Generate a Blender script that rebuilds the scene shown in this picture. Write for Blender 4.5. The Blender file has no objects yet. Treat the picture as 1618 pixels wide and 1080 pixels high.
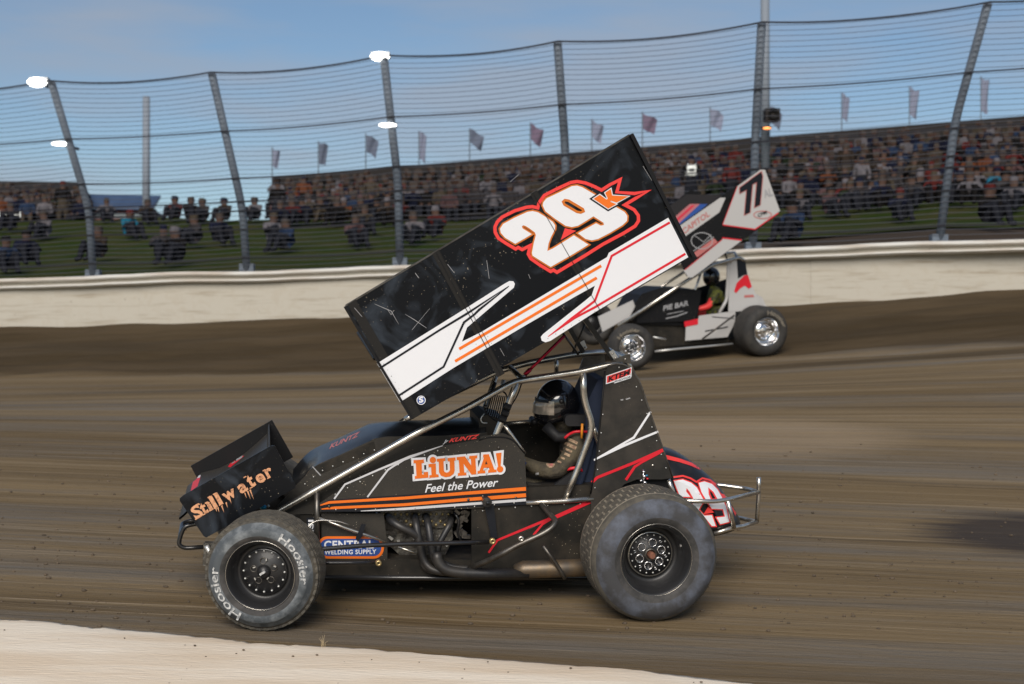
import bpy, bmesh, math, random
from mathutils import Vector, Matrix, noise
from mathutils.geometry import tessellate_polygon
from mathutils.bvhtree import BVHTree
R = math.radians
random.seed(7)
scene = bpy.context.scene
C = scene.collection

# ------------------------------------------------------------------ camera, sky, sun, exposure
F, CX, CY, CAMZ, HORIZON = 2350.0, 809.0, 540.0, 1.5, 552.0
PITCH = math.atan((HORIZON - CY) / F)
cd = bpy.data.cameras.new('camera'); cam = bpy.data.objects.new('camera', cd); C.objects.link(cam)
cam.location = (0, 0, CAMZ); cam.rotation_euler = (R(90) + PITCH, 0, 0)
cd.sensor_width = 36; cd.lens = 36 * F / 1618; cd.clip_start = .1; cd.clip_end = 3000
cd.dof.use_dof = True; cd.dof.focus_distance = 8.2; cd.dof.aperture_fstop = 2.8
scene.camera = cam
SUN_EL, SUN_AZ = 34.0, 188.0            # degrees; azimuth is where the light comes from, 180 = behind the camera
w = bpy.data.worlds.new('World'); scene.world = w; w.use_nodes = True
nt = w.node_tree; bgn = nt.nodes['Background']
sky = nt.nodes.new('ShaderNodeTexSky'); sky.sky_type = 'NISHITA'; sky.sun_disc = False
sky.sun_elevation = R(SUN_EL); sky.sun_rotation = R(SUN_AZ)
sky.air_density = 1.0; sky.dust_density = .3; sky.ozone_density = 3.0
tc = nt.nodes.new('ShaderNodeTexCoord'); mp = nt.nodes.new('ShaderNodeMapping'); mp.inputs['Scale'].default_value = (1.6, 1.6, 9); mp.inputs['Rotation'].default_value = (0, R(-6), 0)
nz = nt.nodes.new('ShaderNodeTexNoise'); nz.inputs['Scale'].default_value = 2.8; nz.inputs['Detail'].default_value = 6
rp = nt.nodes.new('ShaderNodeValToRGB'); rp.color_ramp.elements[0].position = .42; rp.color_ramp.elements[1].position = .66
rp.color_ramp.elements[1].color = (.7, .7, .7, 1)
mx = nt.nodes.new('ShaderNodeMix'); mx.data_type = 'RGBA'; mx.inputs['B'].default_value = (4.2, 4.75, 5.7, 1)
nt.links.new(tc.outputs['Generated'], mp.inputs[0]); nt.links.new(mp.outputs[0], nz.inputs[0]); nt.links.new(nz.outputs[0], rp.inputs[0])
nt.links.new(rp.outputs[0], mx.inputs['Factor']); nt.links.new(sky.outputs[0], mx.inputs['A']); nt.links.new(mx.outputs['Result'], bgn.inputs['Color'])
bgn.inputs['Strength'].default_value = .082
sd = bpy.data.lights.new('sun', 'SUN'); sd.energy = 3.5; sd.angle = R(38); sd.color = (1, .92, .82)
sun = bpy.data.objects.new('sun', sd); C.objects.link(sun)
_d = Vector((math.sin(R(SUN_AZ)) * math.cos(R(SUN_EL)), math.cos(R(SUN_AZ)) * math.cos(R(SUN_EL)), math.sin(R(SUN_EL))))
sun.rotation_euler = _d.to_track_quat('Z', 'Y').to_euler(); sun.location = _d * 50
scene.render.engine = 'CYCLES'
vs = scene.view_settings; vs.view_transform = 'Standard'; vs.look = 'None'; vs.exposure = 0; vs.gamma = 1; vs.use_curve_mapping = False

CAMP = Vector((0, 0, CAMZ)); RM = Matrix.Rotation(R(90) + PITCH, 3, 'X')
def ray(px, py):                         # direction through a photo pixel, unit depth along the optical axis
    return RM @ Vector(((px - CX) / F, (CY - py) / F, -1.0))
def at(px, py, Y):
    d = ray(px, py); return CAMP + d * (Y / d.y)

# ------------------------------------------------------------------ materials
MATS = {}
def srgb(r, g, b):
    f = lambda c: (c / 255 / 12.92) if c / 255 <= .04045 else ((c / 255 + .055) / 1.055) ** 2.4
    return (f(r), f(g), f(b), 1)
def lin(*c): return (c[0], c[1], c[2], 1)
def mat(name, col, rough=.5, metal=0, col2=None, nscale=8, nstr=.5, stretch=None, bump=0, bscale=60, specks=None, speck_col=(.42, .36, .27, 1), speck_scale=55,
        smear=None, coat=0, emis=None, estr=0, lo=.4, hi=.62, spec=.5):
    m = bpy.data.materials.new(name); m.use_nodes = True; t = m.node_tree; b = t.nodes['Principled BSDF']; L = t.links
    b.inputs['Roughness'].default_value = rough; b.inputs['Metallic'].default_value = metal; b.inputs['Coat Weight'].default_value = coat
    b.inputs['Specular IOR Level'].default_value = spec
    co = t.nodes.new('ShaderNodeTexCoord'); src = co.outputs['Object']
    if stretch:
        mpn = t.nodes.new('ShaderNodeMapping'); mpn.inputs['Scale'].default_value = stretch; L.new(src, mpn.inputs[0]); src = mpn.outputs[0]
    cur = None
    def mixc(a, bcol, fac):
        n = t.nodes.new('ShaderNodeMix'); n.data_type = 'RGBA'
        if isinstance(a, tuple): n.inputs['A'].default_value = a
        else: L.new(a, n.inputs['A'])
        n.inputs['B'].default_value = bcol; L.new(fac, n.inputs['Factor']); return n.outputs['Result']
    def ramp(s, lo, hi, top=1.0):
        r = t.nodes.new('ShaderNodeMapRange'); r.inputs['From Min'].default_value = lo; r.inputs['From Max'].default_value = hi; r.inputs['To Max'].default_value = top
        L.new(s, r.inputs['Value']); return r.outputs[0]
    base = col
    if col2:
        n = t.nodes.new('ShaderNodeTexNoise'); n.inputs['Scale'].default_value = nscale; n.inputs['Detail'].default_value = 7; n.inputs['Roughness'].default_value = .62
        L.new(src, n.inputs[0]); base = mixc(base, col2, ramp(n.outputs[0], lo, hi, nstr * 2))
    if smear:
        n = t.nodes.new('ShaderNodeTexNoise'); n.inputs['Scale'].default_value = 5; n.inputs['Detail'].default_value = 5; n.inputs['Distortion'].default_value = 1.2
        L.new(co.outputs['Object'], n.inputs[0]); base = mixc(base, smear, ramp(n.outputs[0], .5, .72, .8))
    if specks:
        v = t.nodes.new('ShaderNodeTexVoronoi'); v.inputs['Scale'].default_value = speck_scale; v.inputs['Randomness'].default_value = 1; L.new(co.outputs['Object'], v.inputs[0])
        n = t.nodes.new('ShaderNodeTexNoise'); n.inputs['Scale'].default_value = 4.5; n.inputs['Detail'].default_value = 4; L.new(co.outputs['Object'], n.inputs[0])
        th = ramp(n.outputs[0], .38, .7, specks)
        c = t.nodes.new('ShaderNodeMath'); c.operation = 'LESS_THAN'; L.new(v.outputs['Distance'], c.inputs[0]); L.new(th, c.inputs[1])
        base = mixc(base, speck_col, c.outputs[0])
    if isinstance(base, tuple): b.inputs['Base Color'].default_value = base
    else: L.new(base, b.inputs['Base Color'])
    if bump:
        n = t.nodes.new('ShaderNodeTexNoise'); n.inputs['Scale'].default_value = bscale; n.inputs['Detail'].default_value = 6; L.new(src, n.inputs[0])
        bp = t.nodes.new('ShaderNodeBump'); bp.inputs['Strength'].default_value = bump; bp.inputs['Distance'].default_value = .02
        L.new(n.outputs[0], bp.inputs['Height']); L.new(bp.outputs[0], b.inputs['Normal'])
    if emis: b.inputs['Emission Color'].default_value = emis; b.inputs['Emission Strength'].default_value = estr
    m.diffuse_color = col; MATS[name] = m; return m

M = {}
M['black_paint'] = mat('black_paint', lin(.005, .006, .008), .34, 0, specks=.15, smear=lin(.040, .050, .065), spec=.22)
M['black_plain'] = mat('black_plain', lin(.008, .008, .009), .5, 0, specks=.12, spec=.25)
M['rib_black'] = mat('rib_black', lin(.014, .013, .012), .5, spec=.25)
M['white_vinyl'] = mat('white_vinyl', lin(.78, .79, .82), .35, 0, specks=.05, speck_col=lin(.3, .28, .25))
M['black_vinyl'] = mat('black_vinyl', lin(.010, .012, .017), .4, spec=.3)
M['orange'] = mat('orange_vinyl', lin(.85, .17, .01), .4)
M['orange_edge'] = mat('orange_edge', lin(.62, .16, .015), .4)
M['red'] = mat('red_vinyl', lin(.68, .015, .03), .4)
M['red_bright'] = mat('red_bright', lin(.82, .05, .045), .4)
M['blue'] = mat('blue_vinyl', lin(.02, .07, .28), .4)
M['silver_vinyl'] = mat('silver_vinyl', lin(.60, .60, .62), .4)
M['carbon'] = mat('carbon_panel', lin(.032, .030, .027), .42, 0, col2=lin(.052, .046, .038), nscale=300, nstr=.35, specks=.15, smear=lin(.050, .044, .036), bump=.12, bscale=260, spec=.25)
M['carbon_dark'] = mat('carbon_dark', lin(.016, .015, .013), .5, 0, col2=lin(.035, .030, .024), nscale=6, nstr=.4, specks=.13, smear=lin(.040, .033, .025), spec=.22)
M['grey_panel'] = mat('grey_panel', lin(.026, .025, .023), .45, 0, col2=lin(.050, .044, .038), nscale=5, specks=.10, smear=lin(.05, .044, .037), spec=.2)
M['hood_gloss'] = mat('hood_gloss', lin(.012, .013, .015), .30, 0, coat=.12, specks=.10, smear=lin(.035, .033, .032), spec=.4)
M['steel'] = mat('bare_steel', lin(.70, .67, .61), .27, .92, col2=lin(.48, .43, .37), nscale=14, nstr=.35)
M['steel_dark'] = mat('dark_steel', lin(.16, .15, .135), .4, .8, col2=lin(.09, .08, .07), nscale=12)
M['black_tube'] = mat('black_tube', lin(.015, .015, .016), .3, 0, coat=.5)
M['alu'] = mat('aluminium', lin(.62, .62, .60), .38, .7, specks=.12, speck_col=lin(.05, .05, .05))
M['chrome'] = mat('chrome', lin(.75, .75, .76), .12, 1)
M['gold'] = mat('rod_end_gold', lin(.55, .42, .2), .35, .8)
M['header'] = mat('header_coating', lin(.028, .028, .030), .42, .3, col2=lin(.05, .046, .042), nscale=10)
M['muffler'] = mat('muffler_steel', lin(.14, .12, .10), .45, .7, col2=lin(.22, .16, .10), nscale=9)
M['rubber_side'] = mat('rubber_sidewall', lin(.070, .080, .088), .8, 0, col2=lin(.19, .205, .215), nscale=12, nstr=.5, lo=.44, hi=.66, bump=.08, bscale=80)
M['rubber_rear'] = mat('rubber_rear_sidewall', lin(.048, .048, .051), .8, 0, col2=lin(.105, .118, .15), nscale=7, nstr=.5, lo=.42, hi=.66, bump=.08, bscale=80)
M['rubber_tread'] = mat('rubber_tread', lin(.060, .055, .046), .85, 0, col2=lin(.11, .097, .075), nscale=22, nstr=.4, bump=.25, bscale=140)
M['tread_dust'] = mat('tread_dust', lin(.27, .235, .18), .9, 0, col2=lin(.19, .165, .13), nscale=30)
M['rubber_inner'] = mat('rubber_inner_sidewall', lin(.034, .033, .032), .8, 0, col2=lin(.075, .07, .066), nscale=14, nstr=.4, bump=.1, bscale=80)
M['rubber_black'] = mat('rubber_black', lin(.022, .021, .020), .8, 0, col2=lin(.05, .045, .038), nscale=9, nstr=.3)
M['chalk'] = mat('white_chalk', lin(.62, .62, .60), .8, 0, col2=lin(.22, .23, .24), nscale=60, nstr=.5)
M['rim_black'] = mat('rim_black', lin(.014, .014, .015), .45, 0, coat=.1, specks=.07)
M['copper'] = mat('copper_lettering', lin(.72, .36, .19), .5, 0, col2=lin(.30, .12, .06), nscale=70, nstr=.45, lo=.48, hi=.66)
M['helmet'] = mat('helmet_black', lin(.008, .008, .010), .15, 0, coat=1, specks=.13, speck_scale=75)
M['visor'] = mat('visor', lin(.30, .27, .23), .12, .3, col2=lin(.46, .40, .34), nscale=14, specks=.2, speck_scale=60)
M['suit'] = mat('race_suit', lin(.095, .078, .048), .85, 0, col2=lin(.045, .038, .028), nscale=14, nstr=.5, bump=1.0, bscale=18, specks=.08)
M['suit_patch'] = mat('suit_patch', lin(.42, .30, .19), .8, 0, col2=lin(.2, .12, .08), nscale=60)
M['glove'] = mat('glove_blue', lin(.02, .035, .10), .8)
M['seat_black'] = mat('seat_black', lin(.012, .012, .014), .6)
M['navy'] = mat('navy_cloth', lin(.015, .025, .055), .8)
M['engine'] = mat('engine_alloy', lin(.16, .15, .13), .45, .6, col2=lin(.06, .055, .05), nscale=16, nstr=.6, bump=.4, bscale=40)
M['white_shell'] = mat('white_shell', lin(.50, .49, .48), .35, 0, specks=.09)
M['pink_text'] = mat('faded_red_print', lin(.50, .16, .15), .5)
M['grey_print'] = mat('grey_print', lin(.35, .35, .36), .5)

# ------------------------------------------------------------------ object helpers
def obj(name, verts, faces, m, parent=None, smooth=False):
    me = bpy.data.meshes.new(name); me.from_pydata([tuple(v) for v in verts], [], faces); me.update()
    if smooth: me.polygons.foreach_set('use_smooth', [True] * len(me.polygons))
    if m: me.materials.append(M[m] if isinstance(m, str) else m)
    o = bpy.data.objects.new(name, me); C.objects.link(o)
    if parent is not None: o.parent = parent
    return o
def empty(name, mw=None):
    o = bpy.data.objects.new(name, None); C.objects.link(o); o.empty_display_size = .2
    if mw is not None: o.matrix_world = mw
    return o
def tag(o, label=None, cat=None, group=None, kind=None):
    if label: o['label'] = label
    if cat: o['category'] = cat
    if group: o['group'] = group
    if kind: o['kind'] = kind
    return o
class MB:
    def __init__(s): s.v = []; s.f = []
    def add(s, v, f):
        n = len(s.v); s.v += [tuple(x) for x in v]; s.f += [tuple(i + n for i in q) for q in f]
    def box(s, c, sz, rot=None):
        hx, hy, hz = sz[0] / 2, sz[1] / 2, sz[2] / 2
        v = [Vector((x * hx, y * hy, z * hz)) for x in (-1, 1) for y in (-1, 1) for z in (-1, 1)]
        if rot is not None: v = [rot @ p for p in v]
        s.add([p + Vector(c) for p in v], [(0, 1, 3, 2), (4, 6, 7, 5), (0, 4, 5, 1), (2, 3, 7, 6), (0, 2, 6, 4), (1, 5, 7, 3)])
    def tube(s, pts, r, n=10, cap=True):
        pts = [Vector(p) for p in pts]; rr = r if isinstance(r, (list, tuple)) else [r] * len(pts)
        if len(pts) < 2: return
        T = []
        for i in range(len(pts)):
            a = pts[max(i - 1, 0)]; b = pts[min(i + 1, len(pts) - 1)]; T.append((b - a).normalized())
        up = Vector((0, 0, 1)) if abs(T[0].z) < .9 else Vector((1, 0, 0))
        N = (up - T[0] * up.dot(T[0])).normalized(); rings = []
        for i, p in enumerate(pts):
            N = (N - T[i] * N.dot(T[i])).normalized(); B = T[i].cross(N)
            rings.append([p + (N * math.cos(2 * math.pi * k / n) + B * math.sin(2 * math.pi * k / n)) * rr[i] for k in range(n)])
        v = [q for g in rings for q in g]; f = []
        for i in range(len(pts) - 1):
            for k in range(n):
                a = i * n + k; b = i * n + (k + 1) % n; f.append((a, b, b + n, a + n))
        if cap: f.append(tuple(range(n - 1, -1, -1))); f.append(tuple(range((len(pts) - 1) * n, len(pts) * n)))
        s.add(v, f)
    def lathe(s, prof, n=48, mtx=None, closed=False):
        # prof: (radius, y) pairs revolved about the Y axis
        v = []; f = []
        for (r, y) in prof:
            for k in range(n):
                a = 2 * math.pi * k / n; v.append(Vector((r * math.cos(a), y, r * math.sin(a))))
        L_ = len(prof)
        for i in range(L_ if closed else L_ - 1):
            j = (i + 1) % L_
            for k in range(n):
                k2 = (k + 1) % n; f.append((i * n + k, j * n + k, j * n + k2, i * n + k2))
        if mtx is not None: v = [mtx @ p for p in v]
        s.add(v, f)
    def ball(s, c, r, nu=12, nv=8, sc=(1, 1, 1), rot=None):
        v = []; f = []
        for i in range(nv + 1):
            th = math.pi * i / nv
            for k in range(nu):
                ph = 2 * math.pi * k / nu
                p = Vector((math.sin(th) * math.cos(ph) * sc[0], math.sin(th) * math.sin(ph) * sc[1], math.cos(th) * sc[2])) * r
                if rot is not None: p = rot @ p
                v.append(p + Vector(c))
        for i in range(nv):
            for k in range(nu):
                a = i * nu + k; b = i * nu + (k + 1) % nu; f.append((a, b, b + nu, a + nu))
        s.add(v, f)
    def obj(s, name, m, parent=None, smooth=False): return obj(name, s.v, s.f, m, parent, smooth)
def fillet(pts, rad=.05, n=5):
    pts = [Vector(p) for p in pts]; out = [pts[0]]
    for i in range(1, len(pts) - 1):
        a, b, c = pts[i - 1], pts[i], pts[i + 1]; d1 = min(rad, (a - b).length * .45); d2 = min(rad, (c - b).length * .45)
        p = b + (a - b).normalized() * d1; q = b + (c - b).normalized() * d2
        for k in range(n + 1):
            t = k / n; out.append(p * (1 - t) ** 2 + b * 2 * t * (1 - t) + q * t ** 2)
    out.append(pts[-1]); return out
def tess(loops):
    vl = [[Vector((x, y, 0)) for x, y in l] for l in loops]; flat = [p for l in loops for p in l]
    return flat, [tuple(t) for t in tessellate_polygon(vl)]
def ribbon(pts, wd, closed=False):
    """quads of a mitred band along 2-D points"""
    n = len(pts); ws = wd if isinstance(wd, (list, tuple)) else [wd] * n; P = [Vector(p).to_2d() if len(p) > 2 else Vector(p) for p in pts]; V = []; 
    for i in range(n):
        a = P[(i - 1) % n] if (closed or i) else None; c = P[(i + 1) % n] if (closed or i < n - 1) else None; b = P[i]
        d1 = (b - a).normalized() if a is not None else (c - b).normalized(); d2 = (c - b).normalized() if c is not None else d1
        n1 = Vector((-d1.y, d1.x)); n2 = Vector((-d2.y, d2.x)); m_ = n1 + n2
        m_ = n1 if m_.length < 1e-4 else m_.normalized(); k = min(1 / max(m_.dot(n1), .35), 2.2)
        V.append(b + m_ * ws[i] / 2 * k); V.append(b - m_ * ws[i] / 2 * k)
    Fq = []
    for i in range(n if closed else n - 1):
        j = (i + 1) % n; Fq.append((2 * i, 2 * i + 1, 2 * j + 1, 2 * j))
    return [tuple(v) for v in V], Fq
def text2d(s, offset=0, shear=0, res=3, spacing=1.0):
    cu = bpy.data.curves.new('tmp_text', 'FONT'); cu.body = s; cu.offset = offset; cu.shear = shear; cu.resolution_u = res; cu.space_character = spacing
    ob = bpy.data.objects.new('tmp_text', cu); C.objects.link(ob); dg = bpy.context.evaluated_depsgraph_get()
    me = bpy.data.meshes.new_from_object(ob.evaluated_get(dg)); v = [(p.co.x, p.co.y) for p in me.vertices]; f = [tuple(p.vertices) for p in me.polygons]
    bpy.data.objects.remove(ob); bpy.data.curves.remove(cu); bpy.data.meshes.remove(me); return v, f

class Frame:
    """a vehicle's own axes: X towards its tail, Y across to its far side, Z up"""
    def __init__(s, V, origin_px, depth, oy, oz):
        s.V = V.normalized(); s.U = Vector((s.V.y, -s.V.x, 0)).normalized(); s.W = s.U.cross(s.V).normalized()
        s.B = Matrix((s.U, s.V, s.W)).transposed(); P = at(origin_px[0], origin_px[1], depth)
        s.O = P - s.V * oy - s.W * oz
        s.M = Matrix.Translation(s.O) @ s.B.to_4x4(); s.Bi = s.B.inverted(); s.cam = s.Bi @ (CAMP - s.O)
    def L(s, px, py, y):
        d = s.Bi @ ray(px, py); t = (y - s.cam.y) / d.y; return s.cam + d * t
    def dir(s, px, py): return (s.Bi @ ray(px, py)).normalized()
    def W_(s, p): return s.O + s.B @ Vector(p)
class Builder:
    def __init__(s, fr, root): s.fr = fr; s.root = root
    def pts(s, px, y):
        """pixel list -> local points; an item may carry its own y as third value"""
        return [s.fr.L(p[0], p[1], p[2] if len(p) > 2 else y) for p in px]
    def plate(s, name, px, y, th, m, parent=None):
        parent = parent or s.root
        flat, tr = tess([px]); P = [s.fr.L(a, b, y) for a, b in flat]; n = len(P)
        v = P + [p + Vector((0, th, 0)) for p in P]; f = list(tr) + [tuple(i + n for i in reversed(t)) for t in tr] + [(i, (i + 1) % n, (i + 1) % n + n, i + n) for i in range(n)]
        return obj(name, v, f, m, parent)
    def tube(s, name, px, y, r, m='steel', parent=None, fil=.05, n=12):
        b = MB(); b.tube(fillet(s.pts(px, y), fil), r, n); return b.obj(name, m, parent or s.root, True)
    def fill(s, name, loops, y, m, parent=None):
        flat, tr = tess(loops); return obj(name, [s.fr.L(a, b, y) for a, b in flat], tr, m, parent or s.root)
    def lines(s, name, paths, y, m, parent=None):
        b = MB()
        for i, (pts, wd, cl) in enumerate(paths):
            v, f = ribbon(pts, wd, cl); b.add([s.fr.L(p[0], p[1], y - i * .0002) for p in v], f)
        return b.obj(name, m, parent or s.root)
    def text(s, name, t, p0, p1, hv, y, m, parent=None, offset=0, shear=0, spacing=1.0, hook=None):
        """p0 -> p1 baseline in pixels, hv = pixel vector from baseline to cap top"""
        v, f = text2d(t, offset, shear, spacing=spacing); x0 = min(a for a, _ in v); x1 = max(a for a, _ in v); capv, _ = text2d('H', offset); y1 = max(b for _, b in capv)
        P = []
        for a, b in v:
            u = (a - x0) / (x1 - x0); q = b / y1; P.append((p0[0] + (p1[0] - p0[0]) * u + hv[0] * q, p0[1] + (p1[1] - p0[1]) * u + hv[1] * q))
        if hook: return hook(name, P, f, m, parent)
        return obj(name, [s.fr.L(a, b, y) for a, b in P], f, m, parent or s.root)
    def project(s, name, P, f, m, parent, bvh, off=.004, sub=2, ymax=None):
        bm = bmesh.new(); vs_ = [bm.verts.new((a, b, 0)) for a, b in P]
        for q in f:
            try: bm.faces.new([vs_[i] for i in q])
            except ValueError: pass
        bmesh.ops.triangulate(bm, faces=bm.faces[:])
        for _ in range(sub):
            long_ = [e for e in bm.edges if e.calc_length() > 5]
            if not long_: break
            bmesh.ops.subdivide_edges(bm, edges=long_, cuts=1); bmesh.ops.triangulate(bm, faces=bm.faces[:])
        kill = []
        for v in bm.verts:
            d = s.fr.dir(v.co.x, v.co.y); h = bvh.ray_cast(s.fr.cam, d)
            if h[0] is None: kill.append(v)
            else: v.co = h[0] - d * off
        bmesh.ops.delete(bm, geom=kill, context='VERTS')
        me = bpy.data.meshes.new(name); bm.to_mesh(me); bm.free(); me.materials.append(M[m]); o = bpy.data.objects.new(name, me); C.objects.link(o); o.parent = parent; return o
def rect_px(x0, y0, x1, y1, r, n=6):
    out = []
    for cx, cy, a0 in ((x1 - r, y0 + r, -90), (x1 - r, y1 - r, 0), (x0 + r, y1 - r, 90), (x0 + r, y0 + r, 180)):
        for k in range(n + 1):
            a = R(a0 + 90 * k / n); out.append((cx + r * math.cos(a), cy + r * math.sin(a)))
    return out
def circ(cx, cy, r, n=20, ry=None): return [(cx + r * math.cos(2 * math.pi * k / n), cy + (ry or r) * math.sin(2 * math.pi * k / n)) for k in range(n)]

# ------------------------------------------------------------------ the two cars' frames (needed for the ground)
fr = Frame(ray(420, 300), (1037, 884), 8.2, -.87, .362)
fb = Frame(ray(-60, 285), (1212, 524), 21.6, -.80, .36)

# ------------------------------------------------------------------ track surface
def interp(tab, x):
    if x <= tab[0][0]: a, b = tab[0], tab[1]
    elif x >= tab[-1][0]: a, b = tab[-2], tab[-1]
    else:
        for a, b in zip(tab, tab[1:]):
            if a[0] <= x <= b[0]: break
    t = (x - a[0]) / (b[0] - a[0]); return [p + (q - p) * t for p, q in zip(a[1:], b[1:])]
def wtab(rows): return [tuple(at(px, py, Y)) for px, py, Y in rows]
WB = [(-20, 29.5, 1.75)] + wtab([(0, 517, 28), (270, 511, 27.4), (540, 500, 26.8), (1000, 490, 25.6), (1240, 483, 25), (1618, 460, 24)]) + [(16, 22.5, 2.75)]
WT = [(-20, 29.5, 2.68)] + wtab([(0, 441, 28), (270, 431, 27.4), (540, 424, 26.8), (1000, 403, 25.6), (1240, 391, 25), (1618, 377, 24)]) + [(16, 22.5, 3.6)]
TOE = [(-20, 26.5, .95)] + wtab([(0, 592, 24.6), (540, 586, 23.5), (1000, 577, 22.3), (1618, 546, 20.9)]) + [(16, 19.5, 1.8)]
def sm(t): t = max(0, min(1, t)); return t * t * (3 - 2 * t)
EDGE_PX = [(-400, 962), (0, 978), (70, 981), (130, 990), (170, 992), (350, 1008), (400, 1016), (540, 1022), (800, 1043), (1000, 1058), (1200, 1082), (1500, 1110)]
def car_plane(x, y): return fr.O.z - (fr.W.x * (x - fr.O.x) + fr.W.y * (y - fr.O.y)) / fr.W.z
def ground_z(x, y, detail=True):
    p1 = car_plane(x, y); yt, zt = interp(TOE, x); yw, zw = interp(WB, x)
    p2 = zt + .05 * (y - yt); z = p1 + (p2 - p1) * sm((y - 11) / 9)
    if y > yt - .6:
        t = max(0, min(1.05, (y - yt + .6) / (yw - yt + .6))); z = p2 + (zw - p2) * (t ** 1.5)
    if detail:
        z += noise.noise(Vector(((x - .24 * y) * .16, (y + .24 * x) * 1.6, 0))) * .010 + noise.noise(Vector(((x - .24 * y) * .7, (y + .24 * x) * 5, 3))) * .008
        if y > yt - .6: z += noise.noise(Vector((x * .8, y * 2.5, 9))) * .06
    if y < 7.2: z = min(z, car_plane(x, y)) 
    return z
v = []; f = []; NX, NY = 260, 230
for j in range(NY + 1):
    for i in range(NX + 1):
        x = -22 + 44 * i / NX; yw = interp(WB, x)[0] + .25; t = j / NY; y = -4 + (yw + 4) * t
        v.append((x, y, ground_z(x, y)))
for j in range(NY):
    for i in range(NX):
        a = j * (NX + 1) + i; f.append((a, a + 1, a + NX + 2, a + NX + 1))

def dirt_material():
    m = bpy.data.materials.new('track_dirt'); m.use_nodes = True; t = m.node_tree; L = t.links; b = t.nodes['Principled BSDF']
    b.inputs['Roughness'].default_value = .85; b.inputs['Specular IOR Level'].default_value = .08
    co = t.nodes.new('ShaderNodeTexCoord'); turn = t.nodes.new('ShaderNodeMapping'); turn.inputs['Rotation'].default_value = (0, 0, .11); L.new(co.outputs['Object'], turn.inputs[0])   # streaks run along the track, parallel to its wall
    def nse(scale, stretch, detail=6, rough=.6, rot=0):
        mpn = t.nodes.new('ShaderNodeMapping'); mpn.inputs['Scale'].default_value = stretch; L.new(turn.outputs[0], mpn.inputs[0])
        n = t.nodes.new('ShaderNodeTexNoise'); n.inputs['Scale'].default_value = scale; n.inputs['Detail'].default_value = detail; n.inputs['Roughness'].default_value = rough
        L.new(mpn.outputs[0], n.inputs[0]); return n.outputs[0]
    def rng(s, a, b_, c=0, d=1):
        r = t.nodes.new('ShaderNodeMapRange'); r.inputs['From Min'].default_value = a; r.inputs['From Max'].default_value = b_; r.inputs['To Min'].default_value = c; r.inputs['To Max'].default_value = d
        L.new(s, r.inputs['Value']); return r.outputs[0]
    def mix(a, bb, fac):
        n = t.nodes.new('ShaderNodeMix'); n.data_type = 'RGBA'
        for k, s in (('A', a), ('B', bb)):
            if isinstance(s, tuple): n.inputs[k].default_value = s
            else: L.new(s, n.inputs[k])
        L.new(fac, n.inputs['Factor']); return n.outputs['Result']
    c = mix(lin(.128, .089, .046), lin(.198, .143, .079), rng(nse(1.1, (.08, 1.0, 1), 8, .6), .38, .62))
    c = mix(c, lin(.062, .044, .026), rng(nse(1.5, (.035, 2.6, 1), 9, .72), .52, .66, 0, .75))          # dark damp grooves
    c = mix(c, lin(.30, .232, .148), rng(nse(2.2, (.04, 4.2, 1), 10, .78), .53, .68, 0, .75))             # pale dry scuffs along the racing line
    c = mix(c, lin(.150, .138, .122), rng(nse(.8, (.07, 1.5, 1), 8, .75), .48, .62, 0, .75))               # grey rubbered patches
    c = mix(c, lin(.33, .26, .175), rng(nse(3.2, (.045, 11, 1), 9, .8), .53, .66, 0, .7))
    c = mix(c, lin(.06, .045, .028), rng(nse(3.7, (.045, 9, 1), 9, .8), .53, .66, 0, .75))
    c = mix(c, lin(.055, .040, .026), rng(nse(16, (.5, 1.6, 1), 6, .7), .60, .72, 0, .5))                # damp crumbs
    # loose dark cushion along the wall, by distance from the inside edge
    sp = t.nodes.new('ShaderNodeSeparateXYZ'); L.new(co.outputs['Object'], sp.inputs[0])
    ad = t.nodes.new('ShaderNodeMath'); ad.operation = 'MULTIPLY_ADD'; ad.inputs[1].default_value = .225; L.new(sp.outputs['X'], ad.inputs[0]); L.new(sp.outputs['Y'], ad.inputs[2])
    wob = t.nodes.new('ShaderNodeMath'); wob.operation = 'MULTIPLY_ADD'; wob.inputs[1].default_value = .9; L.new(nse(.6, (.2, 1, 1), 4), wob.inputs[0]); L.new(ad.outputs[0], wob.inputs[2])
    c = mix(c, mix(lin(.042, .029, .015), lin(.070, .050, .029), rng(nse(1.2, (.15, 1, 1), 8, .7), .42, .62)), rng(wob.outputs[0], 22.75, 23.15, 0, .9))
    # darker patch on the right of the track
    def blot(cx, cy, rx, ry, col, amt, c):
        mpn = t.nodes.new('ShaderNodeMapping'); mpn.inputs['Location'].default_value = (-cx / rx, -cy / ry, 0); mpn.inputs['Scale'].default_value = (1 / rx, 1 / ry, 0); L.new(co.outputs['Object'], mpn.inputs[0])
        ln = t.nodes.new('ShaderNodeVectorMath'); ln.operation = 'LENGTH'; L.new(mpn.outputs[0], ln.inputs[0])
        s_ = t.nodes.new('ShaderNodeMath'); s_.operation = 'MULTIPLY_ADD'; s_.inputs[1].default_value = 1.3; L.new(nse(1.6, (.25, 4.5, 1), 8, .75), s_.inputs[0]); L.new(ln.outputs['Value'], s_.inputs[2])
        return mix(c, col, rng(s_.outputs[0], 1.68, 1.3, 0, amt))
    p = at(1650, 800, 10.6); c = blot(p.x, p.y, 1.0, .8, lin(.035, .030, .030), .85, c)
    p = at(1130, 655, 14.2); c = blot(p.x, p.y, 1.9, 1.1, lin(.33, .25, .165), .45, c)
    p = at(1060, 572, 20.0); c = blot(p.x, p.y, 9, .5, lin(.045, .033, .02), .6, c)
    L.new(c, b.inputs['Base Color'])
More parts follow.
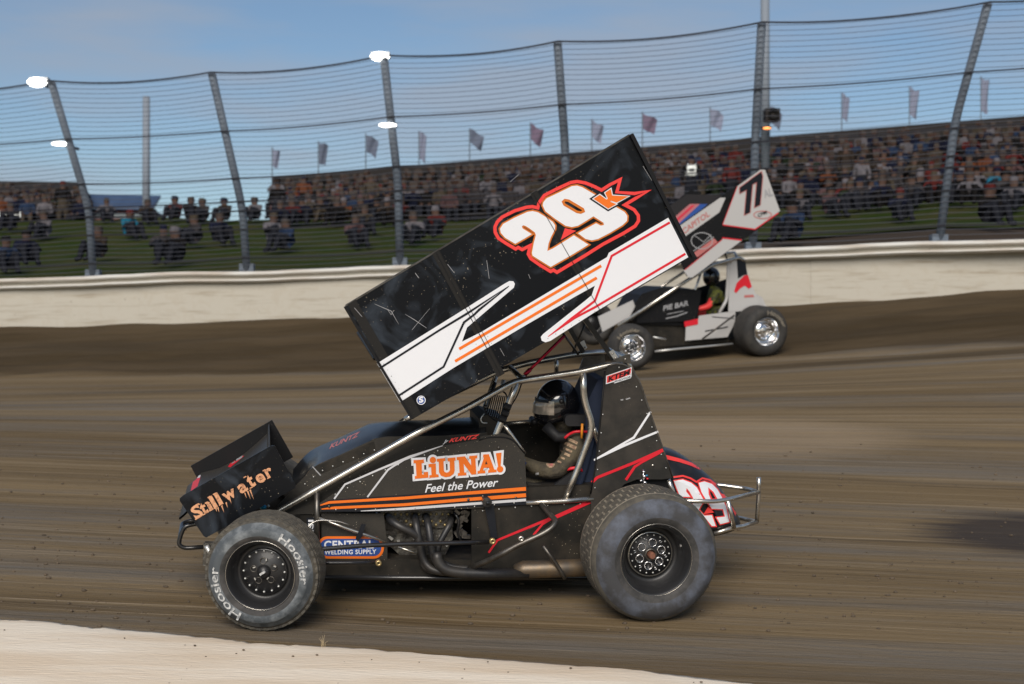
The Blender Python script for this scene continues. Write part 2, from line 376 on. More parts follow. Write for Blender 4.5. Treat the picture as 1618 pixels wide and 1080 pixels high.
    bp = t.nodes.new('ShaderNodeBump'); bp.inputs['Strength'].default_value = .55; bp.inputs['Distance'].default_value = .03; L.new(nse(7, (.35, 2.2, 1), 9, .72), bp.inputs['Height'])
    bp2 = t.nodes.new('ShaderNodeBump'); bp2.inputs['Strength'].default_value = .35; bp2.inputs['Distance'].default_value = .01; L.new(nse(55, (1, 1, 1), 4, .7), bp2.inputs['Height']); L.new(bp.outputs[0], bp2.inputs['Normal'])
    L.new(bp2.outputs[0], b.inputs['Normal']); return m
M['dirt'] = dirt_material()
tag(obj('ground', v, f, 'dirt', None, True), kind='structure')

# pale packed edge of the infield nearest the photographer
M['clay'] = mat('pale_clay', lin(.70, .57, .42), .9, 0, col2=lin(.82, .72, .58), nscale=1.6, nstr=.5, stretch=(.35, 2.2, 1), bump=.35, bscale=30, specks=.06, speck_col=lin(.22, .15, .1), speck_scale=22)
def hit_plane(px, py, dz=0):
    d = ray(px, py); n = fr.W; t = (fr.O + Vector((0, 0, dz)) - CAMP).dot(n) / d.dot(n); return CAMP + d * t
edge = []
for (a, b) in zip(EDGE_PX, EDGE_PX[1:]):
    for k in range(14):
        t = k / 14; px = a[0] + (b[0] - a[0]) * t; py = a[1] + (b[1] - a[1]) * t + noise.noise(Vector((px * .11, 0, 0))) * 1.6 + noise.noise(Vector((px * .03, 5, 0))) * 2
        edge.append(hit_plane(px, py, .045))
v = []; f = []; rows = [(0, -.06), (.0, 0), (.05, .012), (.15, .02), (.35, .03), (.7, .035), (1.2, .03), (2, .0), (4, -.1), (8, -.2)]
inward = Vector((-.17, -1, 0))
for (dn, dz) in rows:
    for k, p in enumerate(edge):
        q = p + inward * dn; q.z = car_plane(q.x, q.y) + .045 + dz + (noise.noise(Vector((q.x * 3, q.y * 3, 1))) * .008 if dn > 0 else 0); v.append(q)
n = len(edge)
for j in range(len(rows) - 1):
    for i in range(n - 1): a = j * n + i; f.append((a, a + n, a + n + 1, a + 1))
tag(obj('infield_edge_ground', v, f, 'clay', None, True), kind='structure')
M['straw'] = mat('dry_straw', lin(.42, .33, .2), .9)
mb = MB(); base = hit_plane(511, 1019, .06)
for k in range(9):
    a = random.uniform(-.5, .5); h = random.uniform(.02, .055); mb.tube([base + Vector((random.uniform(-.012, .012), 0, -.01)), base + Vector((a * .02, random.uniform(-.01, .01), h * .6)), base + Vector((a * .05, 0, h))], [.0012, .001, .0005], 4)
tag(mb.obj('dry_weed', 'straw'), 'small dry weed tuft on the pale infield edge below the front tyre', 'weed')
mb = MB()
for k in range(1500):
    px = random.uniform(-100, 1700); py = random.uniform(700, 1000); 
    d = ray(px, py); q = hit_plane(px, py); 
    if q.y > 14: continue
    r = random.choice([.003, .003, .004, .005, .006, .009, .013]); mb.ball((q.x, q.y, ground_z(q.x, q.y) + r * .3), r, 6, 4, (random.uniform(.8, 1.5), 1, .7))
for k in range(130):
    px = random.uniform(-50, 1200); py = random.uniform(985, 1100); q = hit_plane(px, py, .07)
    if py < interp([(a, b) for a, b in EDGE_PX], px)[0] + 5: continue
    r = random.choice([.003, .004, .006]); mb.ball((q.x, q.y, q.z + .003), r, 6, 4, (1.3, 1, .7))
M['clod'] = mat('dirt_clod', lin(.13, .095, .062), .9, 0, col2=lin(.06, .045, .03), nscale=12)
tag(mb.obj('dirt_clods', 'clod'), 'loose crumbs of dirt scattered over the clay track', kind='stuff')

# ------------------------------------------------------------------ concrete wall with guard rail
M['concrete'] = mat('old_white_concrete', lin(.47, .44, .375), .9, 0, col2=lin(.27, .22, .155), nscale=3.5, nstr=.4, stretch=(.14, 1, 3.4), lo=.52, hi=.72, spec=.1, smear=lin(.44, .40, .33), bump=.03, bscale=10, specks=.08, speck_col=lin(.18, .15, .12), speck_scale=5)
M['concrete2'] = mat('stained_concrete', lin(.56, .52, .45), .85, 0, col2=lin(.50, .36, .22), nscale=1.5, nstr=.5, stretch=(.7, 1, 1.4), bump=.3, bscale=14, lo=.5, hi=.72)
M['rail'] = mat('pale_guard_rail', lin(.66, .65, .61), .5, 0, col2=lin(.50, .44, .37), nscale=3, nstr=.5, stretch=(.25, 1, 4))
wall = empty('trackside_wall', Matrix.Translation(at(809, 496, 26))); WM = wall.matrix_world.inverted()
tag(wall, 'long whitewashed concrete wall topped by a pale guard rail around the track', 'wall')
x = -19.0; k = 0
while x < 15:
    x2 = x + random.choice([5.9, 6.0, 6.1]); y1, z1 = interp(WT, x + .006); y2, z2 = interp(WT, x2 - .006); j = random.uniform(-.002, .002)
    P = []
    ns = 1
    for yy in (0 + j, .25):
        for (xx, ya, zb, zt) in ((x + .001, y1, interp(WB, x)[1] - .6, z1 - .17), (x2 - .001, y2, interp(WB, x2)[1] - .6, z2 - .17)):
            P += [Vector((xx, ya + yy, zb)), Vector((xx, ya + yy, zt))]
    P = [WM @ p for p in P]
    obj('panel', P, [(0, 2, 3, 1), (4, 5, 7, 6), (1, 3, 7, 5), (0, 1, 5, 4), (2, 6, 7, 3)], 'concrete', wall)
    x = x2; k += 1
def rail_beam(name, prof, m):
    v = []; f = []; xs = [-19 + 34 * i / 240 for i in range(241)]
    for xx in xs:
        yw, zt = interp(WT, xx); wv = noise.noise(Vector((xx * .55, 0, 0))) * .045 + noise.noise(Vector((xx * 1.7, 4, 0))) * .012
        for (dy, dz) in prof: v.append(WM @ Vector((xx, yw + dy + wv * .6, zt + dz + wv * (.9 if dz > -.1 else .6))))
    n = len(prof)
    for i in range(len(xs) - 1):
        for k in range(n): a = i * n + k; b = i * n + (k + 1) % n; f.append((a, b, b + n, a + n))
    return obj(name, v, f, m, wall)
rail_beam('guard_rail', [(.06, -.085), (-.10, -.080), (-.15, -.055), (-.15, -.03), (-.11, 0), (.2, 0), (.2, -.085)], 'rail')
rail_beam('rail_backing', [(-.03, -.15), (-.03, -.075), (.15, -.075), (.15, -.15)], 'concrete')
rail_beam('guard_rail', [(.06, -.205), (-.13, -.20), (-.175, -.175), (-.12, -.142), (.06, -.138)], 'rail')

# ------------------------------------------------------------------ dirt strip, grass bank
def bank_pt(x, t):          # t 0 at the wall, 1 at the foot of the stands
    yw, zt = interp(WT, x); z0 = zt - .25; BASE = [(-40, 52, 5.7)] + wtab([(0, 352, 50), (430, 350, 50), (900, 342, 49), (1618, 306, 45)]) + [(34, 41, 6.9)]
    yb, zb = interp(BASE, x); y0 = yw + .24; y = y0 + (yb - y0) * t; ta = .10 + .05 * math.sin(x * .25); z = z0 + (zb - z0) * (.0 + t if t > ta else t * .8)
    return Vector((x, y, z + (noise.noise(Vector((x * .3, y * .3, 0))) * .25 if t > .05 else 0)))
M['strip'] = mat('bank_dirt', lin(.06, .045, .034), .9, 0, col2=lin(.05, .038, .028), nscale=1.5, stretch=(.4, 1, 1), spec=.03)
M['grass'] = mat('bank_grass', lin(.022, .037, .007), .95, 0, col2=lin(.046, .045, .018), nscale=1.6, stretch=(.5, 1, 1), bump=.6, bscale=10, spec=.02, specks=.13, speck_col=lin(.045, .038, .02), speck_scale=3)
def sheet(name, t0, t1, m, x0=-26, x1=22, nx=120, ny=24):
    v = [bank_pt(x0 + (x1 - x0) * i / nx, t0(x0 + (x1 - x0) * i / nx) + (t1 - t0(x0 + (x1 - x0) * i / nx)) * j / ny) for j in range(ny + 1) for i in range(nx + 1)]
    f = [(j * (nx + 1) + i, j * (nx + 1) + i + 1, (j + 1) * (nx + 1) + i + 1, (j + 1) * (nx + 1) + i) for j in range(ny) for i in range(nx)]
    return tag(obj(name, v, f, m, None, True), kind='structure')
sheet('bank_dirt_ground', lambda x: 0, .5, 'strip', ny=16)
sheet('grass_bank_ground', lambda x: .09 + .05 * noise.noise(Vector((x * .5, 3, 0))) + .17 * sm((x + 3) / 10), 1.02, 'grass', -60, 60, 160)
bpy.data.objects['grass_bank_ground'].location.z = .05
mb = MB(); mb.add([(-400, 50, 4.5), (400, 50, 4.5), (400, 400, 3.5), (-400, 400, 3.5)], [(0, 1, 2, 3)]); tag(mb.obj('far_ground', 'grass'), kind='structure')
def bank_at(px, py):
    d = ray(px, py); best = None
    for k in range(1, 400):
        Y = 26 + k * .07; p = CAMP + d * (Y / d.y); yw = interp(WT, p.x)[0]
        lo_, hi_ = 0, 1
        yb = bank_pt(p.x, 1).y; t = (p.y - yw - .24) / (yb - yw - .24)
        if t > 0 and p.z <= bank_pt(p.x, min(t, 1)).z + .05: return p
    return None

# ------------------------------------------------------------------ grandstands
M['bleacher'] = mat('bleacher_metal', lin(.035, .031, .028), .8, 0, col2=lin(.022, .02, .018), nscale=2, spec=.05)
M['stand_dark'] = mat('stand_frame', lin(.030, .027, .026), .8, spec=.05)
def make_stand(label, bl, br, tl, tr, rows):
    root = empty('grandstand', Matrix.Translation((bl + br) / 2)); tag(root, label, 'grandstand'); inv = root.matrix_world.inverted()
    seats = []; wl, wr = tl.copy(), tr.copy(); tl = tl - Vector((0, 0, .95)); tr = tr - Vector((0, 0, .95))
    for r in range(rows):
        t0 = r / rows; t1 = (r + 1) / rows
        a0 = bl.lerp(tl, t0); b0 = br.lerp(tr, t0); a1 = bl.lerp(tl, t1); b1 = br.lerp(tr, t1)
        z_a = a0.z + (a1.z - a0.z) * .5; z_b = b0.z + (b1.z - b0.z) * .5; th = .06
        # bench plank + foot board
        for (fy, w_, dz, nm) in ((.55, .28, 0, 'bench'), (.05, .5, -.42, 'foot_board')):
            A = a0.lerp(a1, fy); B = b0.lerp(b1, fy); A.z = z_a + dz; B.z = z_b + dz; v_ = []
            for P_ in (A, B):
                for dy in (0, w_):
                    for dzz in (0, -th): v_.append(inv @ (P_ + Vector((0, dy, dzz))))
            obj(nm, v_, [(0, 4, 6, 2), (1, 3, 7, 5), (0, 1, 5, 4), (2, 6, 7, 3), (0, 2, 3, 1), (4, 5, 7, 6)], 'bleacher', root)
        seats.append((a0.lerp(a1, .6), b0.lerp(b1, .6), z_a, z_b))
    # back rail wall and side frames
    v_ = [inv @ p for p in (tl + Vector((0, .1, -1)), tr + Vector((0, .1, -1)), wr + Vector((0, .1, 0)), wl + Vector((0, .1, 0)), tl + Vector((0, .2, -1)), tr + Vector((0, .2, -1)), wr + Vector((0, .2, 0)), wl + Vector((0, .2, 0)))]
    obj('back_wall', v_, [(0, 1, 2, 3), (4, 7, 6, 5), (3, 2, 6, 7), (0, 4, 5, 1), (0, 3, 7, 4), (1, 5, 6, 2)], 'stand_dark', root)
    for (b_, t_) in ((bl, wl - Vector((0, 0, .45))), (br, wr - Vector((0, 0, .45)))):
        v_ = [inv @ p for p in (b_ + Vector((-.04, 0, -3)), t_ + Vector((-.04, 0, -6)), t_ + Vector((-.04, 0, .45)), b_ + Vector((-.04, 0, .1)), b_ + Vector((.04, 0, -3)), t_ + Vector((.04, 0, -6)), t_ + Vector((.04, 0, .45)), b_ + Vector((.04, 0, .1)))]
        obj('side_frame', v_, [(0, 1, 2, 3), (4, 7, 6, 5), (3, 2, 6, 7), (0, 3, 7, 4), (1, 5, 6, 2)], 'stand_dark', root)
    v_ = [inv @ (p + Vector((0, 0, -.75))) for p in (bl, br, tr, tl)]; obj('under_deck', v_, [(0, 1, 2, 3)], 'stand_dark', root)
    return root, seats
main_stand, seatsA = make_stand('long packed grandstand filling the right two thirds of the background', at(432, 351, 50), at(1990, 292, 42), at(432, 278, 62), at(1990, 152, 54), 10)
left_stand, seatsB = make_stand('shorter grandstand cut by the left edge with a sloping right end', at(-330, 348, 52), at(146, 350, 50), at(-330, 281, 62), at(131, 287, 62), 9)

# ------------------------------------------------------------------ spectators
COLS = {'grey': (.040, .036, .037), 'black': (.011, .010, .010), 'white': (.13, .12, .13), 'navy': (.012, .014, .028), 'red': (.085, .018, .016), 'blue': (.022, .036, .072), 'brown': (.034, .025, .019), 'pink': (.085, .05, .05), 'green': (.018, .025, .014), 'tan': (.062, .05, .037), 'teal': (.015, .12, .19), 'orange': (.11, .04, .02)}
for k_, c_ in COLS.items(): M['cloth_' + k_] = mat('cloth_' + k_, lin(*c_), .9, spec=.03, col2=lin(*[q_ * .6 for q_ in c_]), nscale=9, nstr=.4)
M['skin'] = mat('skin', lin(.075, .045, .034), .7, spec=.1); M['jeans'] = mat('jeans', lin(.016, .017, .022), .9, spec=.03); M['hair'] = mat('hair', lin(.03, .02, .014), .8)
def skin_body(bones, radii, sub=1, name='person'):
    me = bpy.data.meshes.new(name); keys = list(radii); idx = {k: i for i, k in enumerate(keys)}
    me.from_pydata([radii[k][0] for k in keys], [(idx[a], idx[b]) for a, b in bones], []); me.update()
    ob = bpy.data.objects.new('tmp_skin', me); C.objects.link(ob); md = ob.modifiers.new('s', 'SKIN'); md.use_smooth_shade = True
    for i, k in enumerate(keys):
        r_ = radii[k][1]; r_ = r_ if isinstance(r_, tuple) else (r_, r_); me.skin_vertices[0].data[i].radius = r_; me.skin_vertices[0].data[i].use_root = (i == 0)
    if sub: sb = ob.modifiers.new('u', 'SUBSURF'); sb.levels = sub; sb.render_levels = sub
    dg = bpy.context.evaluated_depsgraph_get(); out = bpy.data.meshes.new_from_object(ob.evaluated_get(dg)); bpy.data.objects.remove(ob); out.name = name; return out
def spect_mesh(pose):
    r = {}
    if pose == 3:   # sitting on the grass, knees drawn up
        r['hip'] = ((0, 0, .12), (.16, .13)); r['waist'] = ((0, .02, .28), (.13, .11)); r['chest'] = ((0, -.02, .46), (.16, .11)); r['neck'] = ((0, -.05, .60), .055); r['head'] = ((0, -.07, .72), (.085, .10)); r['top'] = ((0, -.06, .82), (.07, .08))
        for s_, n_ in ((-1, 'l'), (1, 'r')):
            r['thigh' + n_] = ((s_ * .12, -.18, .24), .08); r['knee' + n_] = ((s_ * .15, -.36, .42), .06); r['foot' + n_] = ((s_ * .14, -.48, .08), .045); r['toe' + n_] = ((s_ * .14, -.60, .04), .04)
            r['sh' + n_] = ((s_ * .19, -.03, .52), .06); r['el' + n_] = ((s_ * .27, -.16, .36), .045); r['ha' + n_] = ((s_ * .08, -.40, .46), .035)
    elif pose < 2:   # seated, facing -Y
        h = .0; r['hip'] = ((0, 0, .08), (.15, .12)); r['waist'] = ((0, -.02, .26), (.13, .10)); r['chest'] = ((0, -.03, .44), (.16, .11)); r['neck'] = ((0, -.03, .58), .055); r['head'] = ((0, -.04, .70), (.085, .10)); r['top'] = ((0, -.03, .80), (.07, .08))
        for s_, n_ in ((-1, 'l'), (1, 'r')):
            r['thigh' + n_] = ((s_ * .10, -.22, .10), .08); r['knee' + n_] = ((s_ * .12, -.44, .10), .062); r['foot' + n_] = ((s_ * .12, -.44, -.32), .045); r['toe' + n_] = ((s_ * .12, -.56, -.37), .04)
            r['sh' + n_] = ((s_ * .19, -.03, .50), .06)
            if pose == 0: r['el' + n_] = ((s_ * .24, -.08, .24), .045); r['ha' + n_] = ((s_ * .11, -.30, .20), .035)
            else: r['el' + n_] = ((s_ * .27, -.20, .34), .045); r['ha' + n_] = ((s_ * .10, -.30, .52), .035)
    else:           # standing
        r['hip'] = ((0, 0, .92), (.15, .11)); r['waist'] = ((0, 0, 1.12), (.13, .10)); r['chest'] = ((0, 0, 1.32), (.16, .11)); r['neck'] = ((0, 0, 1.47), .055); r['head'] = ((0, -.01, 1.59), (.085, .10)); r['top'] = ((0, 0, 1.69), (.07, .08))
        for s_, n_ in ((-1, 'l'), (1, 'r')):
            r['thigh' + n_] = ((s_ * .10, 0, .78), .085); r['knee' + n_] = ((s_ * .11, -.02, .48), .06); r['foot' + n_] = ((s_ * .11, 0, .08), .045); r['toe' + n_] = ((s_ * .12, -.12, .04), .04)
            r['sh' + n_] = ((s_ * .19, 0, 1.38), .06); r['el' + n_] = ((s_ * .25, .02, 1.12), .045); r['ha' + n_] = ((s_ * .22, -.12, .92), .035)
    bones = [('hip', 'waist'), ('waist', 'chest'), ('chest', 'neck'), ('neck', 'head'), ('head', 'top')]
    for n_ in 'lr': bones += [('hip', 'thigh' + n_), ('thigh' + n_, 'knee' + n_), ('knee' + n_, 'foot' + n_), ('foot' + n_, 'toe' + n_), ('chest', 'sh' + n_), ('sh' + n_, 'el' + n_), ('el' + n_, 'ha' + n_)]
    me = skin_body(bones, r, 0, 'spectator'); me.materials.clear()
    for m_ in ('cloth_grey', 'jeans', 'skin', 'hair'): me.materials.append(M[m_])
    z0 = .84 if pose == 2 else 0
    for p in me.polygons:
        c_ = p.center; z = c_.z - z0
        if z > .70: p.material_index = 3 if (z > .75 or c_.y > -.03) else 2
        elif z > .57: p.material_index = 2
        elif pose == 0 and c_.y < -.24 and z > .15 and abs(c_.x) < .16: p.material_index = 2
        elif z < .16 or (pose == 3 and c_.y < -.16 and z < .5): p.material_index = 1
        else: p.material_index = 0
    return me
SM = [spect_mesh(0), spect_mesh(1), spect_mesh(2), spect_mesh(3)]
def person(p, pose, col, label, group=None, legs='jeans', sc=1.05, rz=None, hair='hair'):
    o = bpy.data.objects.new('person', SM[pose]); C.objects.link(o); o.location = p; o.rotation_euler = (0, 0, random.uniform(-.5, .5) if rz is None else rz); o.scale = (sc, sc, sc); hair = random.choice(['hair', 'hair', 'hair', 'cloth_white', 'cloth_black', 'cloth_tan', 'cloth_red', 'cloth_navy'])
    for i, m_ in ((0, 'cloth_' + col), (1, legs), (3, hair)):
        o.material_slots[i].link = 'OBJECT'; o.material_slots[i].material = M[m_]
    tag(o, label, 'person', group); return o
wcols = ['grey'] * 8 + ['black'] * 9 + ['white'] * 5 + ['navy'] * 5 + ['red'] * 3 + ['blue'] * 4 + ['brown'] * 5 + ['pink'] * 2 + ['green'] * 2 + ['tan'] * 3 + ['orange']
rest = []; count = 0
for which, seats, x_from, x_to in (('main', seatsA, 0, 1), ('left', seatsB, 0, 1)):
    for r_, (a, b, za, zb) in enumerate(seats):
        Lr = (b - a).length; k = 0.15
        while k < Lr:
            t = k / Lr; k += random.uniform(.46, .66) + (random.random() < .10) * random.uniform(.5, 1.6)
            p = a.lerp(b, t); p.z = za + (zb - za) * t + .0; q = RM.transposed() @ (p - CAMP); px = CX + F * q.x / -q.z
            if px < -480 or px > 1990: continue
            off = px < -40 or px > 1655
            col = random.choice(wcols); pose = random.choice([0, 0, 0, 1]) if (random.random() > .07 or r_ > 2) else 2
            hid = 640 < px < 1090 and r_ < 9 and (px - 560) * .6 > (r_ * 8)    # the race car's wing stands in front of these
            if r_ < (5 if which == 'main' else 4) and not hid and not off and count < 236 and random.random() < .9:
                if pose == 2: p.z -= .42
                place = 'main grandstand' if which == 'main' else 'left grandstand'; posts_x = [-130, 145, 388, 631, 894, 1192, 1497, 1830]; nm_ = ['', 'first', 'second', 'third', 'fourth', 'fifth', 'sixth', 'edge']
                kk = min(range(1, 7), key=lambda q_: abs(px - posts_x[q_])); dx_ = px - posts_x[kk]; where = ('behind' if abs(dx_) < 16 else ('just right of' if dx_ > 0 else 'just left of') if abs(dx_) < 55 else ('right of' if dx_ > 0 else 'left of') if abs(dx_) < 100 else ('well right of' if dx_ > 0 else 'well left of')) + ' the %s fence post' % nm_[kk]
                row_ = ['front row', 'second row', 'third row', 'fourth row', 'fifth row'][r_]
                person(p, pose, col, '%s in %s top, %s, %s' % ({0: 'seated spectator', 1: 'leaning spectator', 2: 'standing spectator'}[pose], col, row_, where), 'spectators in the ' + place, random.choice(['jeans', 'jeans', 'cloth_black', 'cloth_tan'])); count += 1
            else: rest.append((p, pose, col))
crowd = MB(); fm = []; crowd_mats = ['cloth_' + c_ for c_ in COLS] + ['jeans', 'skin', 'hair']
for p, pose, col in rest:
    me = SM[pose]; sc = random.uniform(1.0, 1.18); rz = Matrix.Rotation(random.uniform(-.5, .5), 3, 'Z')
    if pose == 2: p.z -= .42
    fm += [crowd_mats.index('cloth_' + col) if q.material_index == 0 else {1: crowd_mats.index('jeans'), 2: crowd_mats.index('skin'), 3: crowd_mats.index('hair')}[q.material_index] for q in me.polygons]
    crowd.add([rz @ v_.co * sc + p for v_ in me.vertices], [tuple(q.vertices) for q in me.polygons])
co_ = crowd.obj('crowd', None); 
for m_ in crowd_mats: co_.data.materials.append(M[m_])
co_.data.polygons.foreach_set('material_index', fm); tag(co_, 'rest of the crowd packed on the upper rows of the grandstands', kind='stuff')
# people on the grass bank, each where the photo shows a patch of clothing
M['reflect'] = mat('reflective_vest', lin(.8, .82, .78), .3)
M['cloth_lime'] = mat('cloth_lime', lin(.35, .55, .05), .7)
GP = [(203, 379, 0, 'teal', 'sitting in a bright teal shirt below the blue-roofed booth'), (40, 420, 0, 'navy', 'in dark blue at the far left of the grass bank'), (8, 433, 0, 'blue', 'in light blue right at the left edge of the grass bank'), (158, 414, 0, 'brown', 'in rust brown sitting low on the left of the grass bank'), (72, 380, 0, 'white', 'in pale lilac white sitting at the foot of the left grandstand'), (280, 420, 0, 'black', 'in black sitting low beside the second fence post'), (258, 413, 1, 'grey', 'in dark grey leaning forward left of the second fence post'), (310, 392, 0, 'grey', 'sitting in grey on the grass left of the second fence post'), (345, 388, 0, 'navy', 'sitting in navy on the grass left of the second fence post'), (455, 400, 0, 'blue', 'in pale blue between the second and third fence posts'), (430, 388, 0, 'white', 'sitting in white at the left foot of the main grandstand'), (560, 392, 0, 'pink', 'in dull pink left of the third fence post'), (575, 372, 0, 'tan', 'in tan just left of the third fence post'), (655, 388, 0, 'white', 'in white on the grass right of the third fence post'), (690, 378, 0, 'red', 'sitting in red near the upper edge of the big wing'), (300, 352, 0, 'black', 'in black against the sky on the ridge, nearest the gap'), (322, 354, 0, 'grey', 'in grey against the sky on the ridge'), (356, 353, 0, 'brown', 'in brown against the sky by the second fence post'), (278, 350, 0, 'red', 'in red against the sky at the left end of the ridge'), (404, 352, 0, 'white', 'in white on the ridge beside the grandstand end'), (168, 352, 0, 'white', 'in white under the blue-roofed booth'), (232, 356, 0, 'brown', 'in brown right of the blue-roofed booth'), (1262, 350, 0, 'white', 'in white on the grass right of the tilted white wing'), (1255, 385, 0, 'blue', 'lying low in light blue just above the guard rail'), (1310, 345, 0, 'pink', 'in pink sitting left of the person in lilac'), (1362, 332, 2, 'white', 'standing in pale lilac near the middle of the right bank'), (1342, 335, 0, 'green', 'in green sitting beside the person in lilac'), (1478, 318, 0, 'blue', 'in pale blue at the foot of the stand left of the last fence post'), (1495, 316, 1, 'white', 'in white leaning forward left of the last fence post'), (1575, 312, 0, 'teal', 'in bluish green at the foot of the stand near the right edge'), (1604, 335, 0, 'white', 'in white on the grass at the right edge'), (1560, 360, 0, 'black', 'in black sitting on the grass near the right edge'), (1420, 352, 0, 'navy', 'in navy sitting alone on the right grass bank')]
for px, py, pose, col, tx in GP:
    p = bank_at(px, py)
    if p is None: p = bank_pt(at(px, py, 49).x, .98)
    person(p, 3 if pose < 2 else 2, col, 'spectator ' + tx, rz=random.uniform(-.9, .9), sc=1.0 if pose != 2 else .9)
for px, py, tx, vst in ((1092, 342, 'course worker in white reflective vest above the rear of the big wing', 'reflect'), (18, 366, 'course worker with pale reflective strips, left edge', None)):
    p = bank_at(px, py) or bank_pt(at(px, py, 49).x, .98)
    o = person(p, 2 if vst else 3, 'black', tx, rz=0)
    if vst:
        mb = MB(); mb.lathe([(.150, 0), (.165, .05), (.165, .12)], 12, Matrix.Translation((0, 0, 1.12)) @ Matrix.Rotation(R(90), 4, 'X')); mb.lathe([(.17, .20), (.16, .27), (.10, .32)], 12, Matrix.Translation((0, 0, 1.12)) @ Matrix.Rotation(R(90), 4, 'X')); mb.obj('vest', 'reflect', o)
        for s_ in (-1, 1): b2 = MB(); b2.box((s_ * .1, -.14, 1.3), (.04, .02, .3)); b2.obj('vest_strap', 'reflect', o)
    else:
        for s_ in (-1, 1): b2 = MB(); b2.box((s_ * .3, -.14, .48), (.03, .02, .24)); b2.box((s_ * .27, -.14, .37), (.1, .02, .03)); b2.box((s_*.2, -.13, .48), (.2, .02, .02)); b2.obj('reflective_strip', 'reflect', o)

spots = [(x_, y_) for x_ in range(446, 640, 17) for y_ in (358,)] + [(x_, y_) for x_ in range(1246, 1610, 21) for y_ in (322, 336)]
for i_, (x_, y_) in enumerate(spots):
    x_ += random.uniform(-7, 7); y_ += random.uniform(-4, 4) - (.04 * (x_ - 1240) if x_ > 1200 else 0)
    if random.random() < .22: continue
    p = bank_at(x_, y_)
    if p is None: continue
    col = random.choice(wcols); nm_ = {0: 'first', 1: 'second', 2: 'third', 3: 'fourth', 4: 'fifth', 5: 'sixth'}; px_ = [145, 388, 631, 894, 1192, 1497]; kk = min(range(6), key=lambda q_: abs(x_ - px_[q_])); dx_ = x_ - px_[kk]
    place = '%d small steps %s' % (max(1, int(abs(dx_) / 12)), 'right' if dx_ > 0 else 'left')
    person(p, 3, col, 'spectator in %s sitting %s on bank, %s %s of %s fence post' % (col, 'high' if i_ % 2 == 0 else 'lower', ['beside', 'just', 'a little', 'some way', 'well', 'far', 'far off', 'farther', 'midway', 'halfway', 'distant'][min(10, int(abs(dx_) / 15))], 'right' if dx_ > 0 else 'left', nm_[kk]), 'spectators sitting on the grass bank', random.choice(['jeans', 'cloth_black', 'cloth_tan']))

# ------------------------------------------------------------------ blue roofed booth in the gap
M['blue_roof'] = mat('blue_roof', lin(.035, .065, .13), .6, 0, col2=lin(.05, .085, .16), nscale=2)
M['booth_wall'] = mat('booth_wall', lin(.16, .16, .18), .7); M['booth_band'] = mat('booth_band', lin(.40, .17, .17), .6); M['booth_glass'] = mat('booth_glass', lin(.35, .40, .42), .15)
bo = empty('concession_booth', Matrix.Translation(at(190, 352, 60))); tag(bo, 'low booth with a dark blue roof and pink and white front left of the grandstand', 'booth'); inv = bo.matrix_world.inverted()
a = inv @ at(141, 352, 60); b = inv @ at(236, 352, 60); H = lambda y: (352 - y) * 60 / F
mb = MB(); mb.box(((a.x + b.x) / 2, 1.5, H(330) / 2 - .3), (b.x - a.x, 3, H(330) + .6)); mb.obj('wall', 'booth_wall', bo)
mb = MB(); ro = [(-.2, -.35, H(330) - .02), (-.2, -.35, H(326)), (-.2, .9, H(303)), (-.2, .9, H(306))]
mb.add([(a.x + p[0], p[1], p[2]) for p in ro] + [(b.x + .25, p[1], p[2] - .05) for p in ro], [(0, 1, 2, 3), (4, 7, 6, 5), (1, 5, 6, 2), (0, 4, 5, 1), (0, 3, 7, 4), (2, 6, 7, 3)]); mb.obj('roof', 'blue_roof', bo)
for k in range(3):
    x0 = a.x + .25 + k * .75; mb = MB(); mb.box((x0 + .3, -.02, H(334)), (.62, .06, .1)); mb.obj('awning', 'booth_band', bo)
    mb = MB(); mb.box((x0 + .3, -.02, H(341)), (.56, .05, .16)); wn = mb.obj('window', 'booth_glass', bo)
    mb = MB(); mb.box((x0 + .3, -.03, H(347)), (.6, .05, .07)); mb.obj('counter', 'booth_band', bo)

# ------------------------------------------------------------------ flags along the top of the stand
M['flag_a'] = mat('flag_dark', lin(.10, .12, .17), .8); M['flag_b'] = mat('flag_red', lin(.14, .10, .15), .8); M['flag_pale'] = mat('flag_pale', lin(.20, .22, .30), .8)
FL = [(430, 232, 272, 'flag_pale', 'pale limp flag above the left end of the main grandstand'), (503, 222, 266, 'flag_a', 'dark limp flag second from the left end of the main grandstand'), (578, 210, 261, 'flag_a', 'dark spread flag left of the third fence post'), (662, 206, 254, 'flag_pale', 'pale hanging banner right of the third fence post'), (742, 202, 250, 'flag_a', 'dark slanting flag midway between third and fourth fence posts'), (838, 193, 244, 'flag_b', 'dark red flag left of the fourth fence post'), (935, 187, 236, 'flag_pale', 'small greyish flag right of the fourth fence post'), (1015, 176, 231, 'flag_b', 'reddish flag just above the tip of the big wing'), (1122, 168, 222, 'flag_pale', 'grey blue flag left of the fifth fence post'), (1216, 165, 214, 'flag_a', 'dark flag right beside the fifth fence post'), (1330, 146, 205, 'flag_pale', 'lilac grey hanging banner right of the fifth fence post'), (1437, 136, 196, 'flag_pale', 'lilac grey hanging banner left of the sixth fence post'), (1550, 120, 186, 'flag_pale', 'faint banner right behind the sixth fence post')]
